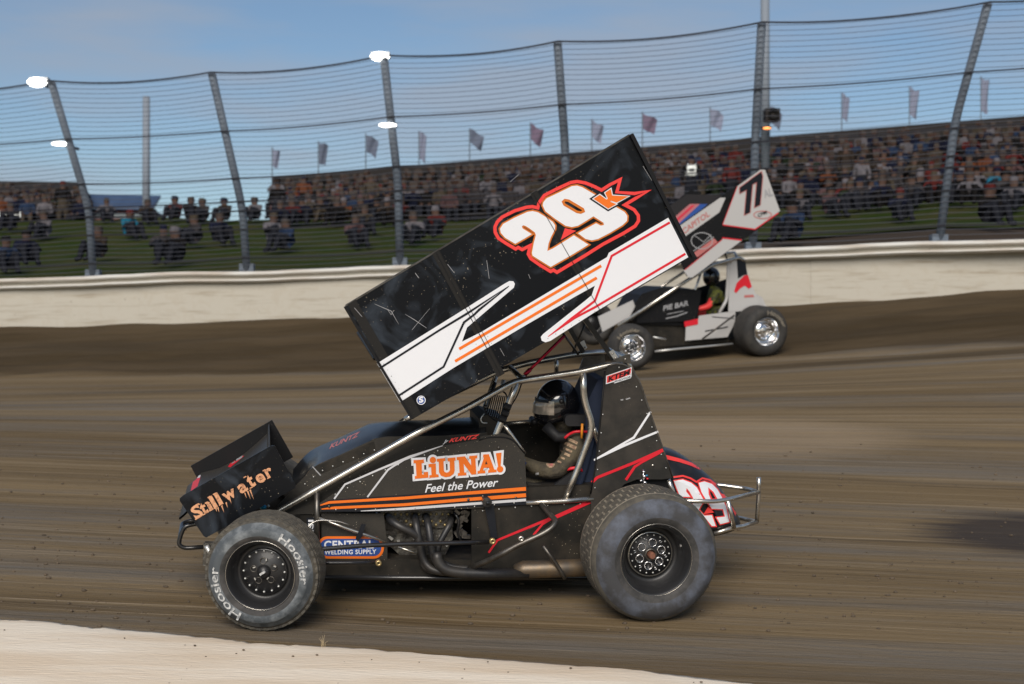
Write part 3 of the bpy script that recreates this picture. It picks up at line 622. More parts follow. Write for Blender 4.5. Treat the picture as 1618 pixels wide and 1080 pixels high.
for i, (px, yt, yb, m_, lb) in enumerate(FL):
    bs = at(px, yb + 4, 62.5); hgt = (yb + 4 - yt) * 62.5 / F; ro = empty('flag', Matrix.Translation(bs)); tag(ro, lb, 'flag', 'flags along the top of the grandstand')
    mb = MB(); mb.tube([(0, 0, -.4), (0, 0, hgt)], .02, 8); mb.obj('pole', 'steel_dark', ro)
    v = []; f = []; slim = 'banner' in lb or 'limp' in lb; wd = (.36 if slim else .55) * (.8 + .35 * ((i * 37) % 10) / 10); hh = hgt * (.78 if slim else .5) * (.8 + .3 * ((i * 53) % 10) / 10); nu, nv = 8, 8
    for j in range(nv + 1):
        for k in range(nu + 1):
            u = k / nu; q = j / nv; v.append((.03 + u * wd * (1 - .25 * q), math.sin(u * 7 + q * 3 + i) * .09 * (u + .2), hgt - .05 - q * hh - u * (.15 if slim else .3) - .04 * math.sin(u * 5 + i)))
    for j in range(nv):
        for k in range(nu): a_ = j * (nu + 1) + k; f.append((a_, a_ + 1, a_ + nu + 2, a_ + nu + 1))
    obj('cloth', v, f, m_, ro, True)

# ------------------------------------------------------------------ catch fence on the wall
M['post'] = mat('fence_post_steel', lin(.135, .165, .205), .7, .0, col2=lin(.10, .125, .16), nscale=4)
M['cable'] = mat('fence_cable', lin(.022, .022, .028), .5); M['wire'] = mat('fence_wire', lin(.035, .04, .055), .5)
POSTS = [(((-215, 150), (-140, 330), (-125, 445)), 28.3, 27.2), (((80, 128), (140, 330), (147, 436)), 27.7, 26.5), (((334, 115), (383, 330), (390, 427)), 27.2, 26.0), (((606, 88), (629, 290), (632, 418)), 26.6, 25.4), (((881, 66), (893, 230), (896, 408)), 25.9, 24.7), (((1204, 36), (1194, 215), (1190, 395)), 25.1, 23.9), (((1562, 4), (1510, 190), (1484, 383)), 24.4, 23.2), (((1925, -40), (1845, 170), (1805, 370)), 23.5, 22.3)]
fence = empty('catch_fence', Matrix.Translation(at(896, 408, 26.1))); inv = fence.matrix_world.inverted()
tag(fence, 'tall catch fence of horizontal wires and cables between leaning steel posts on the wall', 'fence')
PP = []
for (tp, md, bt), Yb, Yt in POSTS:
    p0 = at(bt[0], bt[1] + 8, Yb + .14); p1 = at(md[0], md[1], Yb - .1 - (Yb - Yt) * .2); p2 = at(tp[0], tp[1], Yt); PP.append([inv @ p0, inv @ p1, inv @ p2])
def along(pp, f_):
    l1 = (pp[1] - pp[0]).length; l2 = (pp[2] - pp[1]).length; s_ = f_ * (l1 + l2)
    return pp[0].lerp(pp[1], s_ / l1) if s_ <= l1 else pp[1].lerp(pp[2], (s_ - l1) / l2)
for i, pp in enumerate(PP):
    mb = MB(); q = fillet(pp, .35, 6); mb.tube([p + Vector((0, .03, 0)) for p in q], .072, 10); mb.obj('post', 'post', fence, True)
    mb = MB(); mb.box(pp[0] + Vector((0, .03, .1)), (.26, .2, .24)); mb.obj('bracket', 'post', fence)
def strand(mb, f_, r_, sag, n, seg=14):
    for a_, b_ in zip(PP, PP[1:]):
        A = along(a_, f_); B = along(b_, f_); pts = []
        for k in range(seg + 1):
            t = k / seg; p = A.lerp(B, t); p.z -= sag * 4 * t * (1 - t) ; p.z += noise.noise(Vector((p.x * .5, f_ * 9, 0))) * .012; p.y -= .06; pts.append(p)
        mb.tube(pts, r_, n, False)
for f_, sag in ((1.0, .10), (.72, .04), (.49, .03), (.375, .02), (.33, .05), (.235, .02), (.09, .03)):
    mb = MB(); strand(mb, f_, .0155 if f_ > .9 else .0125, sag, 5); mb.obj('cable', 'cable', fence)
mb = MB(); f_ = .03
while f_ < .99:
    strand(mb, f_, .0052, .03 + .05 * f_, 3, 10); f_ += .0228
tag(mb.obj('wire_mesh', 'wire', fence), kind='stuff')
# floodlights carried on every other post, seen lit in the photo
M['lamp_glow'] = mat('lamp_glow', lin(1, 1, .95), .4, emis=lin(1, .99, .93), estr=5); M['lamp_orange'] = mat('lamp_orange', lin(1, .4, .1), .4, emis=lin(1, .35, .1), estr=2.0)
M['lamp_case'] = mat('lamp_case', lin(.35, .36, .37), .4, .4)
for px, py, wpx, hpx, Y, lb in ((68, 135, 36, 19, 27.0, 'brightly lit floodlight at the top of the leftmost leaning fence post'), (105, 231, 34, 8, 27.3, 'thin lit floodlight halfway down the leftmost leaning fence post'), (603, 95, 36, 18, 25.8, 'brightly lit floodlight at the top of the third fence post'), (615, 202, 33, 8, 26.2, 'thin lit floodlight halfway down the third fence post')):
    ro = empty('floodlight', Matrix.Translation(at(px, py, Y))); tag(ro, lb, 'floodlight'); s_ = Y / F; rx = wpx / 2 * s_ * .86; rz = hpx / 2 * s_ * .82
    mb = MB(); mb.ball((0, -.34, 0), 1, 20, 12, (rx, .12, rz)); mb.obj('lens', 'lamp_glow', ro, True)
    mb = MB(); mb.box((0, -.20, rz * .55), (rx * 1.9, .16, max(rz * 1.25, .06))); mb.obj('housing', 'lamp_case', ro)
    mb = MB(); mb.tube([(0, -.16, 0), ((.16 if px < 300 else .08), .2, -.02)], .03, 8); mb.tube([(-rx * .8, -.16, 0), (rx * .8, -.16, 0)], .02, 8); mb.obj('arm', 'post', ro)
# far poles
M['far_pole'] = mat('far_pole', lin(.20, .23, .27), .7)
for px, yt, yb, Y, r_, lb in ((231, 152, 352, 58, .16, 'thick pale pole standing behind the blue-roofed booth'), (1209, -60, 215, 46, .15, 'tall pale light pole rising out of the frame behind the fifth fence post')):
    p = at(px, yb, Y); mb = MB(); mb.tube([(0, 0, -1), (0, 0, (yb - yt) * Y / F)], [r_, r_ * .9], 12); o = mb.obj('light_pole', 'far_pole', None, True); o.location = p; tag(o, lb, 'pole')
ro = empty('loudspeaker', Matrix.Translation(at(1219, 182, 45))); tag(ro, 'dark boxy loudspeaker hung on the tall pole behind the fifth fence post', 'loudspeaker')
mb = MB(); mb.box((0, 0, 0), (.44, .5, .36)); mb.obj('cabinet', 'stand_dark', ro); mb = MB(); mb.lathe([(.05, 0), (.15, -.12), (.16, -.13)], 16, Matrix.Translation((0, -.25, 0))); mb.obj('horn', 'rib_black', ro)
ro = empty('marker_lamp', Matrix.Translation(at(1211, 203, 45))); tag(ro, 'small orange lamp under the loudspeaker on the tall pole', 'lamp')
mb = MB(); mb.ball((0, -.1, 0), .1, 12, 8, (1.3, 1, .35)); mb.obj('lens', 'lamp_orange', ro, True); mb = MB(); mb.box((0, .06, .03), (.3, .16, .07)); mb.obj('housing', 'stand_dark', ro)

# ------------------------------------------------------------------ wheels (shared builder)
def arc_text(wheel, name, t, a0, a1, r0, r1, yf, m, W2):
    v, f = text2d(t, .015, 0); x0 = min(a for a, _ in v); x1 = max(a for a, _ in v); y1 = max(b for _, b in v); P = []
    for a, b in v:
        th = R(a0 + (a1 - a0) * (a - x0) / (x1 - x0)); r = r0 + (r1 - r0) * b / y1; jx = noise.noise(Vector((a * 14, b * 14, a0))) * .0045; r += jx; P.append((r * math.sin(th) + jx, yf(r), r * math.cos(th)))
    return obj(name, P, f, m, wheel)
def wheel(root, loc, steer, Rr, wd, rimr, style, side='rubber_side', label=None, depth=.15, spin=0, rimmat='rim_black', lettering=(), detail=True):
    h = wd / 2; mb = MB()
    mb.lathe([(rimr + .006, -h + .004), (rimr + .004, -h - .004), (rimr - .003, -h + .002), (rimr - .012, -h + .02), (rimr - .026, -h + .045), (rimr - .034, -h + depth * .95), (.128, -h + depth * .97), (.122, -h + depth * .86), (.06, -h + depth * .86), (.05, -h + depth * .8), (0, -h + depth * .8)], 64)
    mb.lathe([(rimr - .03, -h + depth), (rimr - .03, h - .02), (rimr + .004, h - .004)], 48)
    wo = mb.obj('wheel', rimmat, root, True); wo.matrix_local = Matrix.Translation(loc) @ Matrix.Rotation(R(steer), 4, 'Z') @ Matrix.Rotation(R(spin), 4, 'Y')
    if label: wo['label'] = label
    sw = [(rimr - .004, -h + .012), (rimr + .008, -h - .006), (rimr + (Rr - rimr) * .25, -h - .020), (rimr + (Rr - rimr) * .55, -h - .022), (Rr - .048, -h - .008), (Rr - .024, -h + .012), (Rr - .009, -h + .032)]
    crown = [(Rr - .002, -h + .05), (Rr, -h * .4), (Rr, h * .4), (Rr - .002, h - .05)]
    other = [(Rr - .012, h - .03), (Rr - .05, h + .01), (rimr + .02, h + .01), (rimr, h - .01)]
    prof = sw + crown + other; n = 72; mb = MB(); mb.lathe(prof, n); ty = mb.obj('tyre', side, wo, True); ty.data.materials.append(M['rubber_tread' if style != 'dark' else 'rubber_black']); ty.data.materials.append(M['rubber_inner' if style != 'dark' else 'rubber_black'])
    ty.data.materials.append(M['tread_dust'])
    for k, p in enumerate(ty.data.polygons): p.material_index = (3 if style in ('blocks', 'ribs') and len(sw) <= k // n <= len(sw) + 2 else 1) if len(sw) - 2 <= k // n <= len(sw) + len(crown) - 1 else (2 if k // n < 2 or k // n >= len(sw) + len(crown) else 0)
    yf = lambda r: -h - .026
    for (t, a0, a1, r0, r1) in lettering: arc_text(wo, 'tyre_lettering', t, a0, a1, r0, r1, yf, 'chalk' if style != 'dark' else 'tread_dust', h)
    # tread
    mb = MB()
    if style == 'blocks':
        rows = [(-.158, -.102), (-.094, -.037), (-.029, .029), (.037, .094), (.102, .158)]; sc_ = h / .19; N = 40
        for ri, (ya, yb) in enumerate(rows):
            for k in range(N):
                a0 = 2 * math.pi * (k + (.5 if ri % 2 else 0) + .06) / N; a1 = a0 + 2 * math.pi * .78 / N; y0, y1 = ya * sc_, yb * sc_
                v = []
                for rr in (Rr - .014, Rr + .0035):
                    for yy in (y0, y1):
                        for aa in (a0, (a0 + a1) / 2, a1):
                            e = .012 if (abs(yy) > h - .04) else 0; v.append(((rr - e) * math.cos(aa), yy, (rr - e) * math.sin(aa)))
                mb.add(v, [(6, 7, 10, 9), (7, 8, 11, 10), (0, 1, 7, 6), (1, 2, 8, 7), (3, 9, 10, 4), (4, 10, 11, 5), (0, 6, 9, 3), (2, 5, 11, 8)])
        tb = mb.obj('tread_block', 'rubber_tread', wo); tb['kind'] = 'stuff'
    elif style == 'ribs':
        N = 150
        for ri in range(8):
            y0 = -h * .80 + ri * h * .205; y1 = y0 + h * .135; v = []
            for k in range(N):
                a = 2 * math.pi * k / N; wv = math.sin(a * 44 + ri) * .0045; co_, si_ = math.cos(a), math.sin(a)
                e = .006 if ri in (0, 7) else 0
                for rr, yy in ((Rr - .014, y0), (Rr + .005 - e, y0 + .001), (Rr + .005 - e * .5, y1 - .001), (Rr - .012, y1)): v.append((rr * co_, yy + wv, rr * si_))
            f = []
            for k in range(N):
                k2 = (k + 1) % N
                for q in range(3): f.append((k * 4 + q, k2 * 4 + q, k2 * 4 + q + 1, k * 4 + q + 1))
            mb.add(v, f)
        tb = mb.obj('tread_rib', 'rubber_tread', wo); tb['kind'] = 'stuff'
    return wo
def bolts(wo, n, r, y, size, m, name='lug_bolt', a0=0):
    me = None
    for k in range(n):
        a = 2 * math.pi * (k + a0) / n; c = Vector((r * math.cos(a), y, r * math.sin(a)))
        if me is None: b = MB(); b.lathe([(0, -size * .8), (size * .7, -size * .6), (size, 0), (size, size * .6)], 8); o = b.obj(name, m, wo, True); me = o.data
        else: o = bpy.data.objects.new(name, me); C.objects.link(o); o.parent = wo
        o.location = c
def ring(wo, name, c, r, th, m, dep=.02, n=24):
    b = MB(); b.lathe([(r - th, dep), (r - th, 0), (r - th * .5, -th * .4), (r, 0), (r, dep)], n, Matrix.Translation(c)); return b.obj(name, m, wo, True)

# ================================================================== THE NEAR RACE CAR
car = empty('sprint_car', fr.M.copy())
tag(car, 'black winged sprint car number 29 in the foreground with orange stripes', 'race car')
B = Builder(fr, car); L = fr.L
lr_c = Vector((0, -.87 + .19, .362)); lf_o = L(411, 909, -.80)
lr = wheel(car, lr_c + Vector(L(1037, 884, -.87) - Vector((0, -.87, .362))), 0, .362, .38, .198, 'blocks', 'rubber_rear', 'wide rear wheel with blocky tread and ringed hub plate', depth=.16, lettering=())
h = .19; yp = -h + .16 * .86
for k in range(6):
    a = 2 * math.pi * (k + .35) / 6; ring(lr, 'hub_ring', (.066 * math.cos(a), yp - .012, .066 * math.sin(a)), .0255, .006, 'chrome', .02)
for k in range(6):
    a = 2 * math.pi * (k + .85) / 6; ring(lr, 'hub_ring', (.090 * math.cos(a), yp - .010, .090 * math.sin(a)), .011, .003, 'chrome', .012, 3)
bolts(lr, 18, .109, yp - .006, .0055, 'alu')
ring(lr, 'hub', (0, yp - .02, 0), .036, .012, 'steel_dark', .03)
M['rust'] = mat('copper_nut', lin(.30, .12, .07), .6, .2, col2=lin(.15, .07, .05), nscale=40)
b = MB(); b.lathe([(0, -.05), (.015, -.05), (.021, -.04), (.021, .0)], 10, Matrix.Translation((0, yp - .01, 0))); b.obj('axle_nut', 'rust', lr)
b = MB(); b.tube([(.155, -h + .06, .06), (.165, -h + .10, .065)], .006, 6); b.obj('valve', 'alu', lr)
b = MB(); b.lathe([(.124, yp + .02), (.13, yp + .004), (.13, yp - .004), (.122, yp - .006)], 48); b.obj('bead_edge', 'steel', lr, True)
for wo_, rr_, hh_ in ((lr, .198, .19),): b = MB(); b.tube([((rr_ + .004) * math.cos(2 * math.pi * q / 64), -hh_ - .006, (rr_ + .004) * math.sin(2 * math.pi * q / 64)) for q in range(65)], .0014, 6, False); b.obj('rim_lip', 'steel', wo_, True)
FW = .25
st = -14; nrm = Vector((math.sin(R(st)), -math.cos(R(st)), 0)); lf_c = lf_o - nrm * (FW / 2)
LFR = .308
lf = wheel(car, lf_c, st, LFR, FW, .186, 'ribs', 'rubber_side', 'front wheel steered outward with chalk white tyre lettering', depth=.105, lettering=(('Hoosier', 27, 98, .222, .268), ('Hoosier', 205, 280, .222, .268)))
h = FW / 2; yp = -h + .105 * .86
bolts(lf, 16, .112, yp - .004, .0068, 'alu'); 
b = MB(); b.lathe([(.124, yp + .02), (.129, yp + .004), (.129, yp - .004), (.120, yp - .006)], 48); b.obj('bead_ring', 'black_tube', lf, True)
for k in range(5):
    a = 2 * math.pi * k / 5 + .4; c0 = Vector((.058 * math.cos(a), yp - .006, .058 * math.sin(a)))
    ring(lf, 'hub_pocket', c0, .019, .004, 'steel_dark', .012)
    b = MB(); b.box(c0 + Vector((.02 * math.sin(a), -.006, .01)), (.014, .01, .006), Matrix.Rotation(a, 3, 'Y')); b.obj('drive_pin', 'alu', lf)
b = MB(); b.lathe([(0, -.035), (.03, -.032), (.034, -.012), (.045, 0)], 20, Matrix.Translation((0, yp, 0))); b.obj('hub_cap', 'rim_black', lf, True)
b = MB(); b.tube([(.187 * math.cos(2 * math.pi * q / 64), -h - .004, .187 * math.sin(2 * math.pi * q / 64)) for q in range(65)], .0014, 6, False); b.obj('rim_lip', 'steel', lf, True)
b = MB(); b.box((0, yp - .04, 0), (.034, .008, .012), Matrix.Rotation(R(-35), 3, 'Y')); b.obj('cap_logo', 'chalk', lf)
# far pair
rr = wheel(car, Vector((.02, .95, .42)), 0, .42, .42, .19, 'none', 'rubber_black'); rf = wheel(car, Vector((lf_c.x, .80, .34)), st, .335, .25, .186, 'none', 'rubber_black')

# ---- top wing
YB = -.76
wing = B.plate('side_board', [(546, 483), (995, 213), (1093, 405), (652, 662)], YB, .010, 'black_paint'); wing['label'] = 'near side board of the top wing, black with white, orange and red graphics'
B.fill('stripe', [[(595.6, 574), (738, 485.5), (797, 448), (805, 443.6), (811, 444), (813.5, 448), (812, 454), (806, 459), (738, 517), (730, 539.5), (760, 524.5), (959, 406), (962, 399), (1056, 343.5), (1087.5, 406), (938, 494), (870, 538), (862, 540.5), (856, 538), (854.5, 532), (858, 527.5), (923.6, 475.5), (935, 466), (940, 451), (911, 467), (840, 508), (718, 580), (632, 635)]], YB - .003, 'white_vinyl', wing)
B.lines('pinstripe', [([(600, 581.5), (694, 521.5), (738, 495), (804, 451.5)], [3.2, 3.2, 3.6, .8], 0), ([(804, 452), (757, 489), (750, 496), (733, 509), (701, 579), (628, 626)], [1, 3.6, 3.4, 3.4, 3.2, 3.2], 0)], YB - .0045, 'black_vinyl', wing)
B.lines('pinstripe', [([(725.5, 551), (950, 419.5)], 4.4, 0), ([(719, 570.5), (943, 438.5)], 4.4, 0)], YB - .0045, 'orange', wing)
B.lines('pinstripe', [([(1058.5, 351), (966.5, 404), (940, 475), (903, 503), (866, 531.5)], [3.6, 3.6, 3.6, 3.8, 1], 0), ([(1083, 400.5), (940, 485), (908, 502), (866, 531.5)], [3.6, 3.6, 3.4, 1], 0)], YB - .0045, 'red', wing)
B.fill('pinstripe', [[(867, 531), (903, 503), (918, 493), (910, 502), (900, 509)]], YB - .0052, 'red', wing)
Z = lambda pts, ox, oy, s: [(ox + a / s, oy + b / s) for a, b in pts]
def chaikin(p, it=2, keep=25):
    for _ in range(it):
        q = []
        n = len(p)
        for i in range(n):
            a, b = Vector(p[i]), Vector(p[(i + 1) % n]); q += [tuple(a * .75 + b * .25), tuple(a * .25 + b * .75)]
        p = q
    return p
z9 = lambda p: Z(p, 770, 260, 5.993)
two = z9([(265, 748), (170, 692), (128, 645), (120, 605), (150, 560), (260, 500), (380, 446), (430, 438), (480, 450), (550, 492), (620, 540), (643, 575), (640, 612), (600, 690), (580, 745), (568, 817), (625, 790), (820, 668), (958, 757), (780, 865), (600, 967), (430, 862), (422, 835), (440, 740), (460, 665), (450, 640), (400, 603), (360, 578), (338, 573), (327, 585), (335, 603), (422, 657), (350, 700)])
nine = z9([(524, 385), (530, 355), (560, 318), (680, 262), (800, 203), (850, 197), (900, 213), (1100, 330), (1300, 447), (1326, 485), (1322, 532), (1280, 572), (1160, 645), (1050, 702), (990, 716), (930, 702), (858, 648), (1030, 553), (1075, 576), (1104, 570), (1100, 548), (1005, 488), (930, 535), (860, 577), (800, 590), (740, 577), (640, 510), (550, 440)])
hole = z9([(718, 350), (735, 334), (770, 340), (905, 420), (912, 440), (885, 452), (850, 446), (730, 376)])
B.lines('number_edge', [(two, 4.6, 1)], YB - .003, 'orange_edge', wing); B.lines('number_edge', [(nine, 4.6, 1)], YB - .003, 'orange_edge', wing); B.lines('number_edge', [(hole, 4.0, 1)], YB - .0056, 'orange_edge', wing)
B.fill('race_number', [two], YB - .0048, 'white_vinyl', wing); B.fill('race_number', [nine, hole], YB - .0048, 'white_vinyl', wing)
B.lines('number_outline', [(z9([(75, 640), (72, 590), (95, 540), (140, 495), (260, 435), (370, 402), (430, 396), (478, 408), (490, 360), (540, 290), (660, 228), (790, 168), (850, 158), (930, 172), (1000, 200), (1082, 240), (1160, 190), (1258, 140), (1225, 263), (1395, 272), (1525, 248), (1400, 320), (1302, 380), (1390, 425), (1430, 480), (1432, 530), (1400, 580), (1290, 648), (1095, 752), (940, 850), (790, 940), (660, 1018), (625, 996), (600, 1010), (500, 950), (412, 888), (388, 845), (405, 765), (330, 803), (292, 782), (268, 797), (180, 745), (105, 695)]), 5.2, 1)], YB - .003, 'red_bright', wing)
B.fill('number_outline', [z9([(735, 600), (842, 625), (695, 712)])], YB - .003, 'red_bright', wing)
K = z9([(1005, 322), (1065, 283), (1130, 330), (1140, 318), (1115, 265), (1170, 228), (1182, 290), (1340, 298), (1225, 358), (1170, 340), (1165, 350), (1222, 372), (1145, 415)])
B.lines('number_edge', [(K, 7.5, 1)], YB - .0060, 'black_vinyl', wing); B.lines('number_edge', [(K, 2.6, 1)], YB - .0066, 'white_vinyl', wing); B.fill('letter', [K], YB - .0072, 'orange', wing)
B.fill('round_logo', [circ(665.4, 632, 7.2)], YB - .003, 'white_vinyl', wing); B.fill('round_logo', [circ(665.4, 632, 6)], YB - .0038, 'blue', wing)
B.text('logo_letter', 'S', (662.2, 636), (669.4, 634.4), (-1, -8.4), YB - .0046, 'white_vinyl', wing, offset=.05)
for q in ([(683, 401), (694, 394), (797, 590), (786, 596)], [(838, 306), (848, 300), (956, 490), (946, 496)], [(549, 481), (562, 473), (666, 654), (653, 661)]):
    B.plate('rib', q, YB - .0022, .002, 'rib_black', wing)
B.lines('seam', [([(689, 398), (792, 593)], 1.1, 0), ([(842, 304), (950, 493)], .9, 0), ([(694, 395), (797, 590)], .7, 0)], YB - .0075, 'black_plain', wing)
pE = B.pts([(995, 213), (1093, 405)], YB); mb = MB(); d = (pE[1] - pE[0]).normalized()
mb.box((pE[0] + pE[1]) / 2 + Vector((.008, -.006, 0)), ((pE[1] - pE[0]).length + .01, .035, .020), Matrix.Rotation(-math.atan2(d.z, d.x), 3, 'Y')); mb.obj('edge_trim', 'black_plain', wing)
pE = B.pts([(546, 484), (652, 661)], YB); mb = MB(); d = (pE[1] - pE[0]).normalized()
mb.box((pE[0] + pE[1]) / 2 + Vector((-.004, 0, 0)), ((pE[1] - pE[0]).length, .024, .014), Matrix.Rotation(-math.atan2(d.z, d.x), 3, 'Y')); mb.obj('edge_trim', 'black_plain', wing)
pE = B.pts([(546, 483), (995, 213)], YB); mb = MB(); mb.tube([p + Vector((0, .004, 0)) for p in pE], .006, 6); mb.obj('edge_trim', 'steel_dark', wing)
rv = MB(); random.seed(3)
for (a, b_, n_) in (((556, 492), (990, 230), 40), ((660, 650), (1080, 408), 34), ((560, 500), (655, 655), 16), ((698, 396), (800, 588), 18), ((678, 408), (782, 600), 18)):
    for k in range(n_):
        t = (k + .5) / n_; p = L(a[0] + (b_[0] - a[0]) * t + 2, a[1] + (b_[1] - a[1]) * t + 2, YB - .0035); rv.ball(p, random.uniform(.0012, .0024), 6, 4, (1, .5, 1))
rv.obj('rivet', 'steel_dark', wing)['kind'] = 'stuff'
B.lines('scratch', [([(592, 480), (606, 486), (618, 491), (630, 512)], [.4, .8, .9, .3], 0), ([(612, 488), (618, 497), (622, 490)], .6, 0), ([(640, 496), (655, 505), (674, 518)], [.3, .9, .5], 0), ([(679, 487), (651, 521)], [.3, .6], 0), ([(656, 431), (662, 439)], .8, 0), ([(707, 417), (718, 431)], .7, 0), ([(769, 411), (773, 440)], .6, 0), ([(790, 550), (797, 562)], .5, 0), ([(1016, 262), (1030, 285)], .6, 0), ([(820, 275), (806, 287)], .5, 0), ([(835, 433), (838, 440)], .6, 0), ([(560, 486), (572, 500)], .7, 0), ([(748, 500), (752, 508)], .4, 0)], YB - .004, 'grey_print', wing)
# wing foil and the far board (hung lower than the near one)
fo = []
chord = [(L(590 + (1042 - 590) * t, 566 + (318 - 566) * t, YB), t) for t in [k / 16 for k in range(17)]]
drop = Vector((0, 0, 0)); v = []; f = []
for p, t in chord:
    up = .055 * math.sin(math.pi * min(1, t * 1.0)) ; lowv = .06 * math.sin(math.pi * t) + .012
    for yy in (YB + .012, .745): v.append(Vector((p.x + .5 * up * .5, yy, p.z - up * .9))); v.append(Vector((p.x + .2 * lowv, yy, p.z - up * .9 - lowv)))
for i in range(len(chord) - 1):
    a = i * 4; f += [(a, a + 4, a + 6, a + 2), (a + 1, a + 3, a + 7, a + 5)]
f += [(0, 2, 3, 1), (len(v) - 4, len(v) - 3, len(v) - 1, len(v) - 2)]
foil = obj('wing_foil', v, f, 'black_plain', car, True)
dl = (L(995, 213, YB) - L(546, 483, YB)); dh = (L(652, 662, YB) - L(546, 483, YB)).normalized()
def wpt(u, q, y): p = L(546, 483, YB) + dl * u + dh * q; return Vector((p.x, y, p.z))
v = [wpt(0.0, .26, .75), wpt(.985, .26, .75), wpt(.985, .93, .75), wpt(.0, .93, .75)]; v += [p + Vector((0, .01, 0)) for p in v]
fbd = obj('side_board', v, [(0, 1, 2, 3), (4, 7, 6, 5), (0, 4, 5, 1), (1, 5, 6, 2), (2, 6, 7, 3), (3, 7, 4, 0)], 'black_plain', car); fbd['label'] = 'plain black far side board hanging below the wing'

# ---- chassis tubes
YN = -.335
def T(name, px, y=YN, r=.0195, m='steel', **k): return B.tube(name, px, y, r, m, **k)
T('frame_tube', [(430, 813, -.30), (454, 799.5, -.31), (558, 741, -.35), (660, 683, -.385), (740, 643, -.385), (806, 606, -.36), (822, 601), (918, 587), (960, 577), (975, 576), (990, 583)])
T('frame_tube', [(640, 663, .30), (700, 628, .32), (790, 585, .32), (835, 573, .32), (907, 560, .32), (955, 556, .32), (985, 562, .32), (1000, 590, .32)])
T('frame_tube', [(600, 690, .30), (640, 664, .30)])
T('frame_tube', [(980, 577, -.33), (972, 560, 0), (962, 553, .32)], r=.018)
T('frame_tube', [(826, 600, -.34), (815, 589, 0), (806, 580, .32)], r=.017)
T('frame_tube', [(816, 604, -.345), (802, 643, -.345), (790, 671, -.345), (775.5, 708, -.345)])
T('frame_tube', [(797, 672, -.34), (812, 692, -.335), (829, 716, -.33)], r=.011)
T('frame_tube', [(921, 588), (922.5, 631), (937, 674), (914, 738), (892.5, 789)], fil=.06)
T('frame_tube', [(938, 676, -.32), (943, 690, -.3), (950, 712, -.28)], r=.015)
T('frame_tube', [(879, 566, .32), (879.5, 590, .32)], r=.015); T('frame_tube', [(948, 562, .32), (944, 605, .32)], r=.015)
T('frame_tube', [(755, 672, .32), (767, 640, .32), (785, 590, .32)], r=.015)
T('frame_tube', [(800, 669, .2), (860, 664, .3), (930, 655, .32)], r=.013)
T('frame_tube', [(831, 794, -.36), (880, 792, -.36), (937, 788, -.36)], r=.0155)
T('frame_tube', [(501, 778, -.345), (501, 856, -.345)], r=.0155, m='steel_dark')
T('frame_tube', [(504, 912), (720, 913), (940, 912)], r=.0145, m='black_tube')
T('frame_tube', [(504, 818.5, -.36), (555, 837, -.36), (613.5, 857, -.36)], r=.0095)
T('frame_tube', [(630, 864, -.34), (664, 876, -.34)], r=.006)
T('brake_line', [(483, 837, -.40), (492, 826, -.39), (505, 821, -.38), (535, 823, -.38), (552, 829, -.38)], r=.004, fil=.1)
T('nerf_bar', [(854, 795, -.36), (872, 815.5, -.48), (879, 823, -.55), (872, 834, -.58), (854, 845, -.58), (832, 854.5, -.58), (816, 862, -.58), (789, 877, -.56), (764, 889, -.48), (740, 899, -.38)], m='steel_dark', r=.0165, fil=.08)
T('radius_rod', [(480, 869, -.52), (504, 867.5, -.52), (569, 862, -.50), (640, 859, -.48), (700, 858, -.46), (772, 856, -.44)], m='black_tube', r=.0135)
T('radius_rod', [(500, 889.5, -.42), (540, 889, -.42), (592, 889, -.42)], m='black_tube', r=.009)
def rod_end(px, py, y, r=.017, m='gold'):
    c = L(px, py, y); b = MB(); b.lathe([(r * .35, -.012), (r * .55, -.016), (r, -.012), (r, .012), (r * .4, .012)], 18, Matrix.Translation(c)); b.obj('rod_end', m, car, True)
rod_end(778, 854.5, -.46, .0185); rod_end(598, 889, -.43, .0175); rod_end(823, 850.5, -.585, .0165, 'steel')
T('radius_rod', [(858, 862, -.46), (880, 892, -.46), (893, 914, -.46)], m='steel_dark', r=.012)
# front bumper loop and axle
T('front_bumper', [(318, 826, -.25), (300, 829, -.25), (290, 833, -.25), (283, 853, -.25), (283, 861, -.25), (292, 866, -.25), (345, 862, -.25)], m='black_tube', r=.0125, fil=.03)
T('front_bumper', [(283, 858, -.25), (286, 838, .1), (288, 825, .25), (330, 818, .25)], m='black_tube', r=.0125)
T('front_axle', [(400, 905, -.62), (402, 880, -.2), (405, 850, .2), (408, 822, .62)], m='steel_dark', r=.03)
T('drag_link', [(326, 862, -.55), (330, 870, -.56), (338, 880, -.58)], m='alu', r=.014); 
b = MB(); b.box(L(329, 874, -.5), (.05, .05, .11)); b.box(L(334, 862, -.5), (.07, .05, .04)); b.box(L(325, 885, -.5), (.03, .06, .05)); b.obj('steering_arm', 'engine', car)
b = MB(); b.ball(L(416, 801, -.34), .017, 10, 8, (1.2, 1, .9)); M['blue_anod'] = mat('blue_anodised', lin(.02, .22, .38), .3, .5); b.obj('hose_fitting', 'blue_anod', car, True)
b = MB(); b.ball(L(424, 799, -.34), .008, 8, 6); b.obj('hose_fitting', 'alu', car, True)
# rear bumper
bc = dict(m='steel', r=.0135)
T('rear_bumper', [(1060, 791, -.33), (1130, 792, -.31), (1150, 789, -.28), (1199, 777, 0)], **bc, fil=.04)
T('rear_bumper', [(1120, 766, .26), (1137, 766, .25), (1180, 772, .2), (1199, 777, 0)], **bc)
T('rear_bumper', [(1128, 843, -.26), (1155, 834, -.25), (1175, 831, -.18), (1196, 824, 0)], **bc, fil=.04)
T('rear_bumper', [(1155, 815, .25), (1168, 818, .22), (1196, 824, 0)], **bc)
T('rear_bumper', [(1199, 754, 0), (1199, 777, 0), (1196, 824, 0)], **bc); T('rear_bumper', [(1150, 791, -.285), (1160, 834, -.26)], **bc)

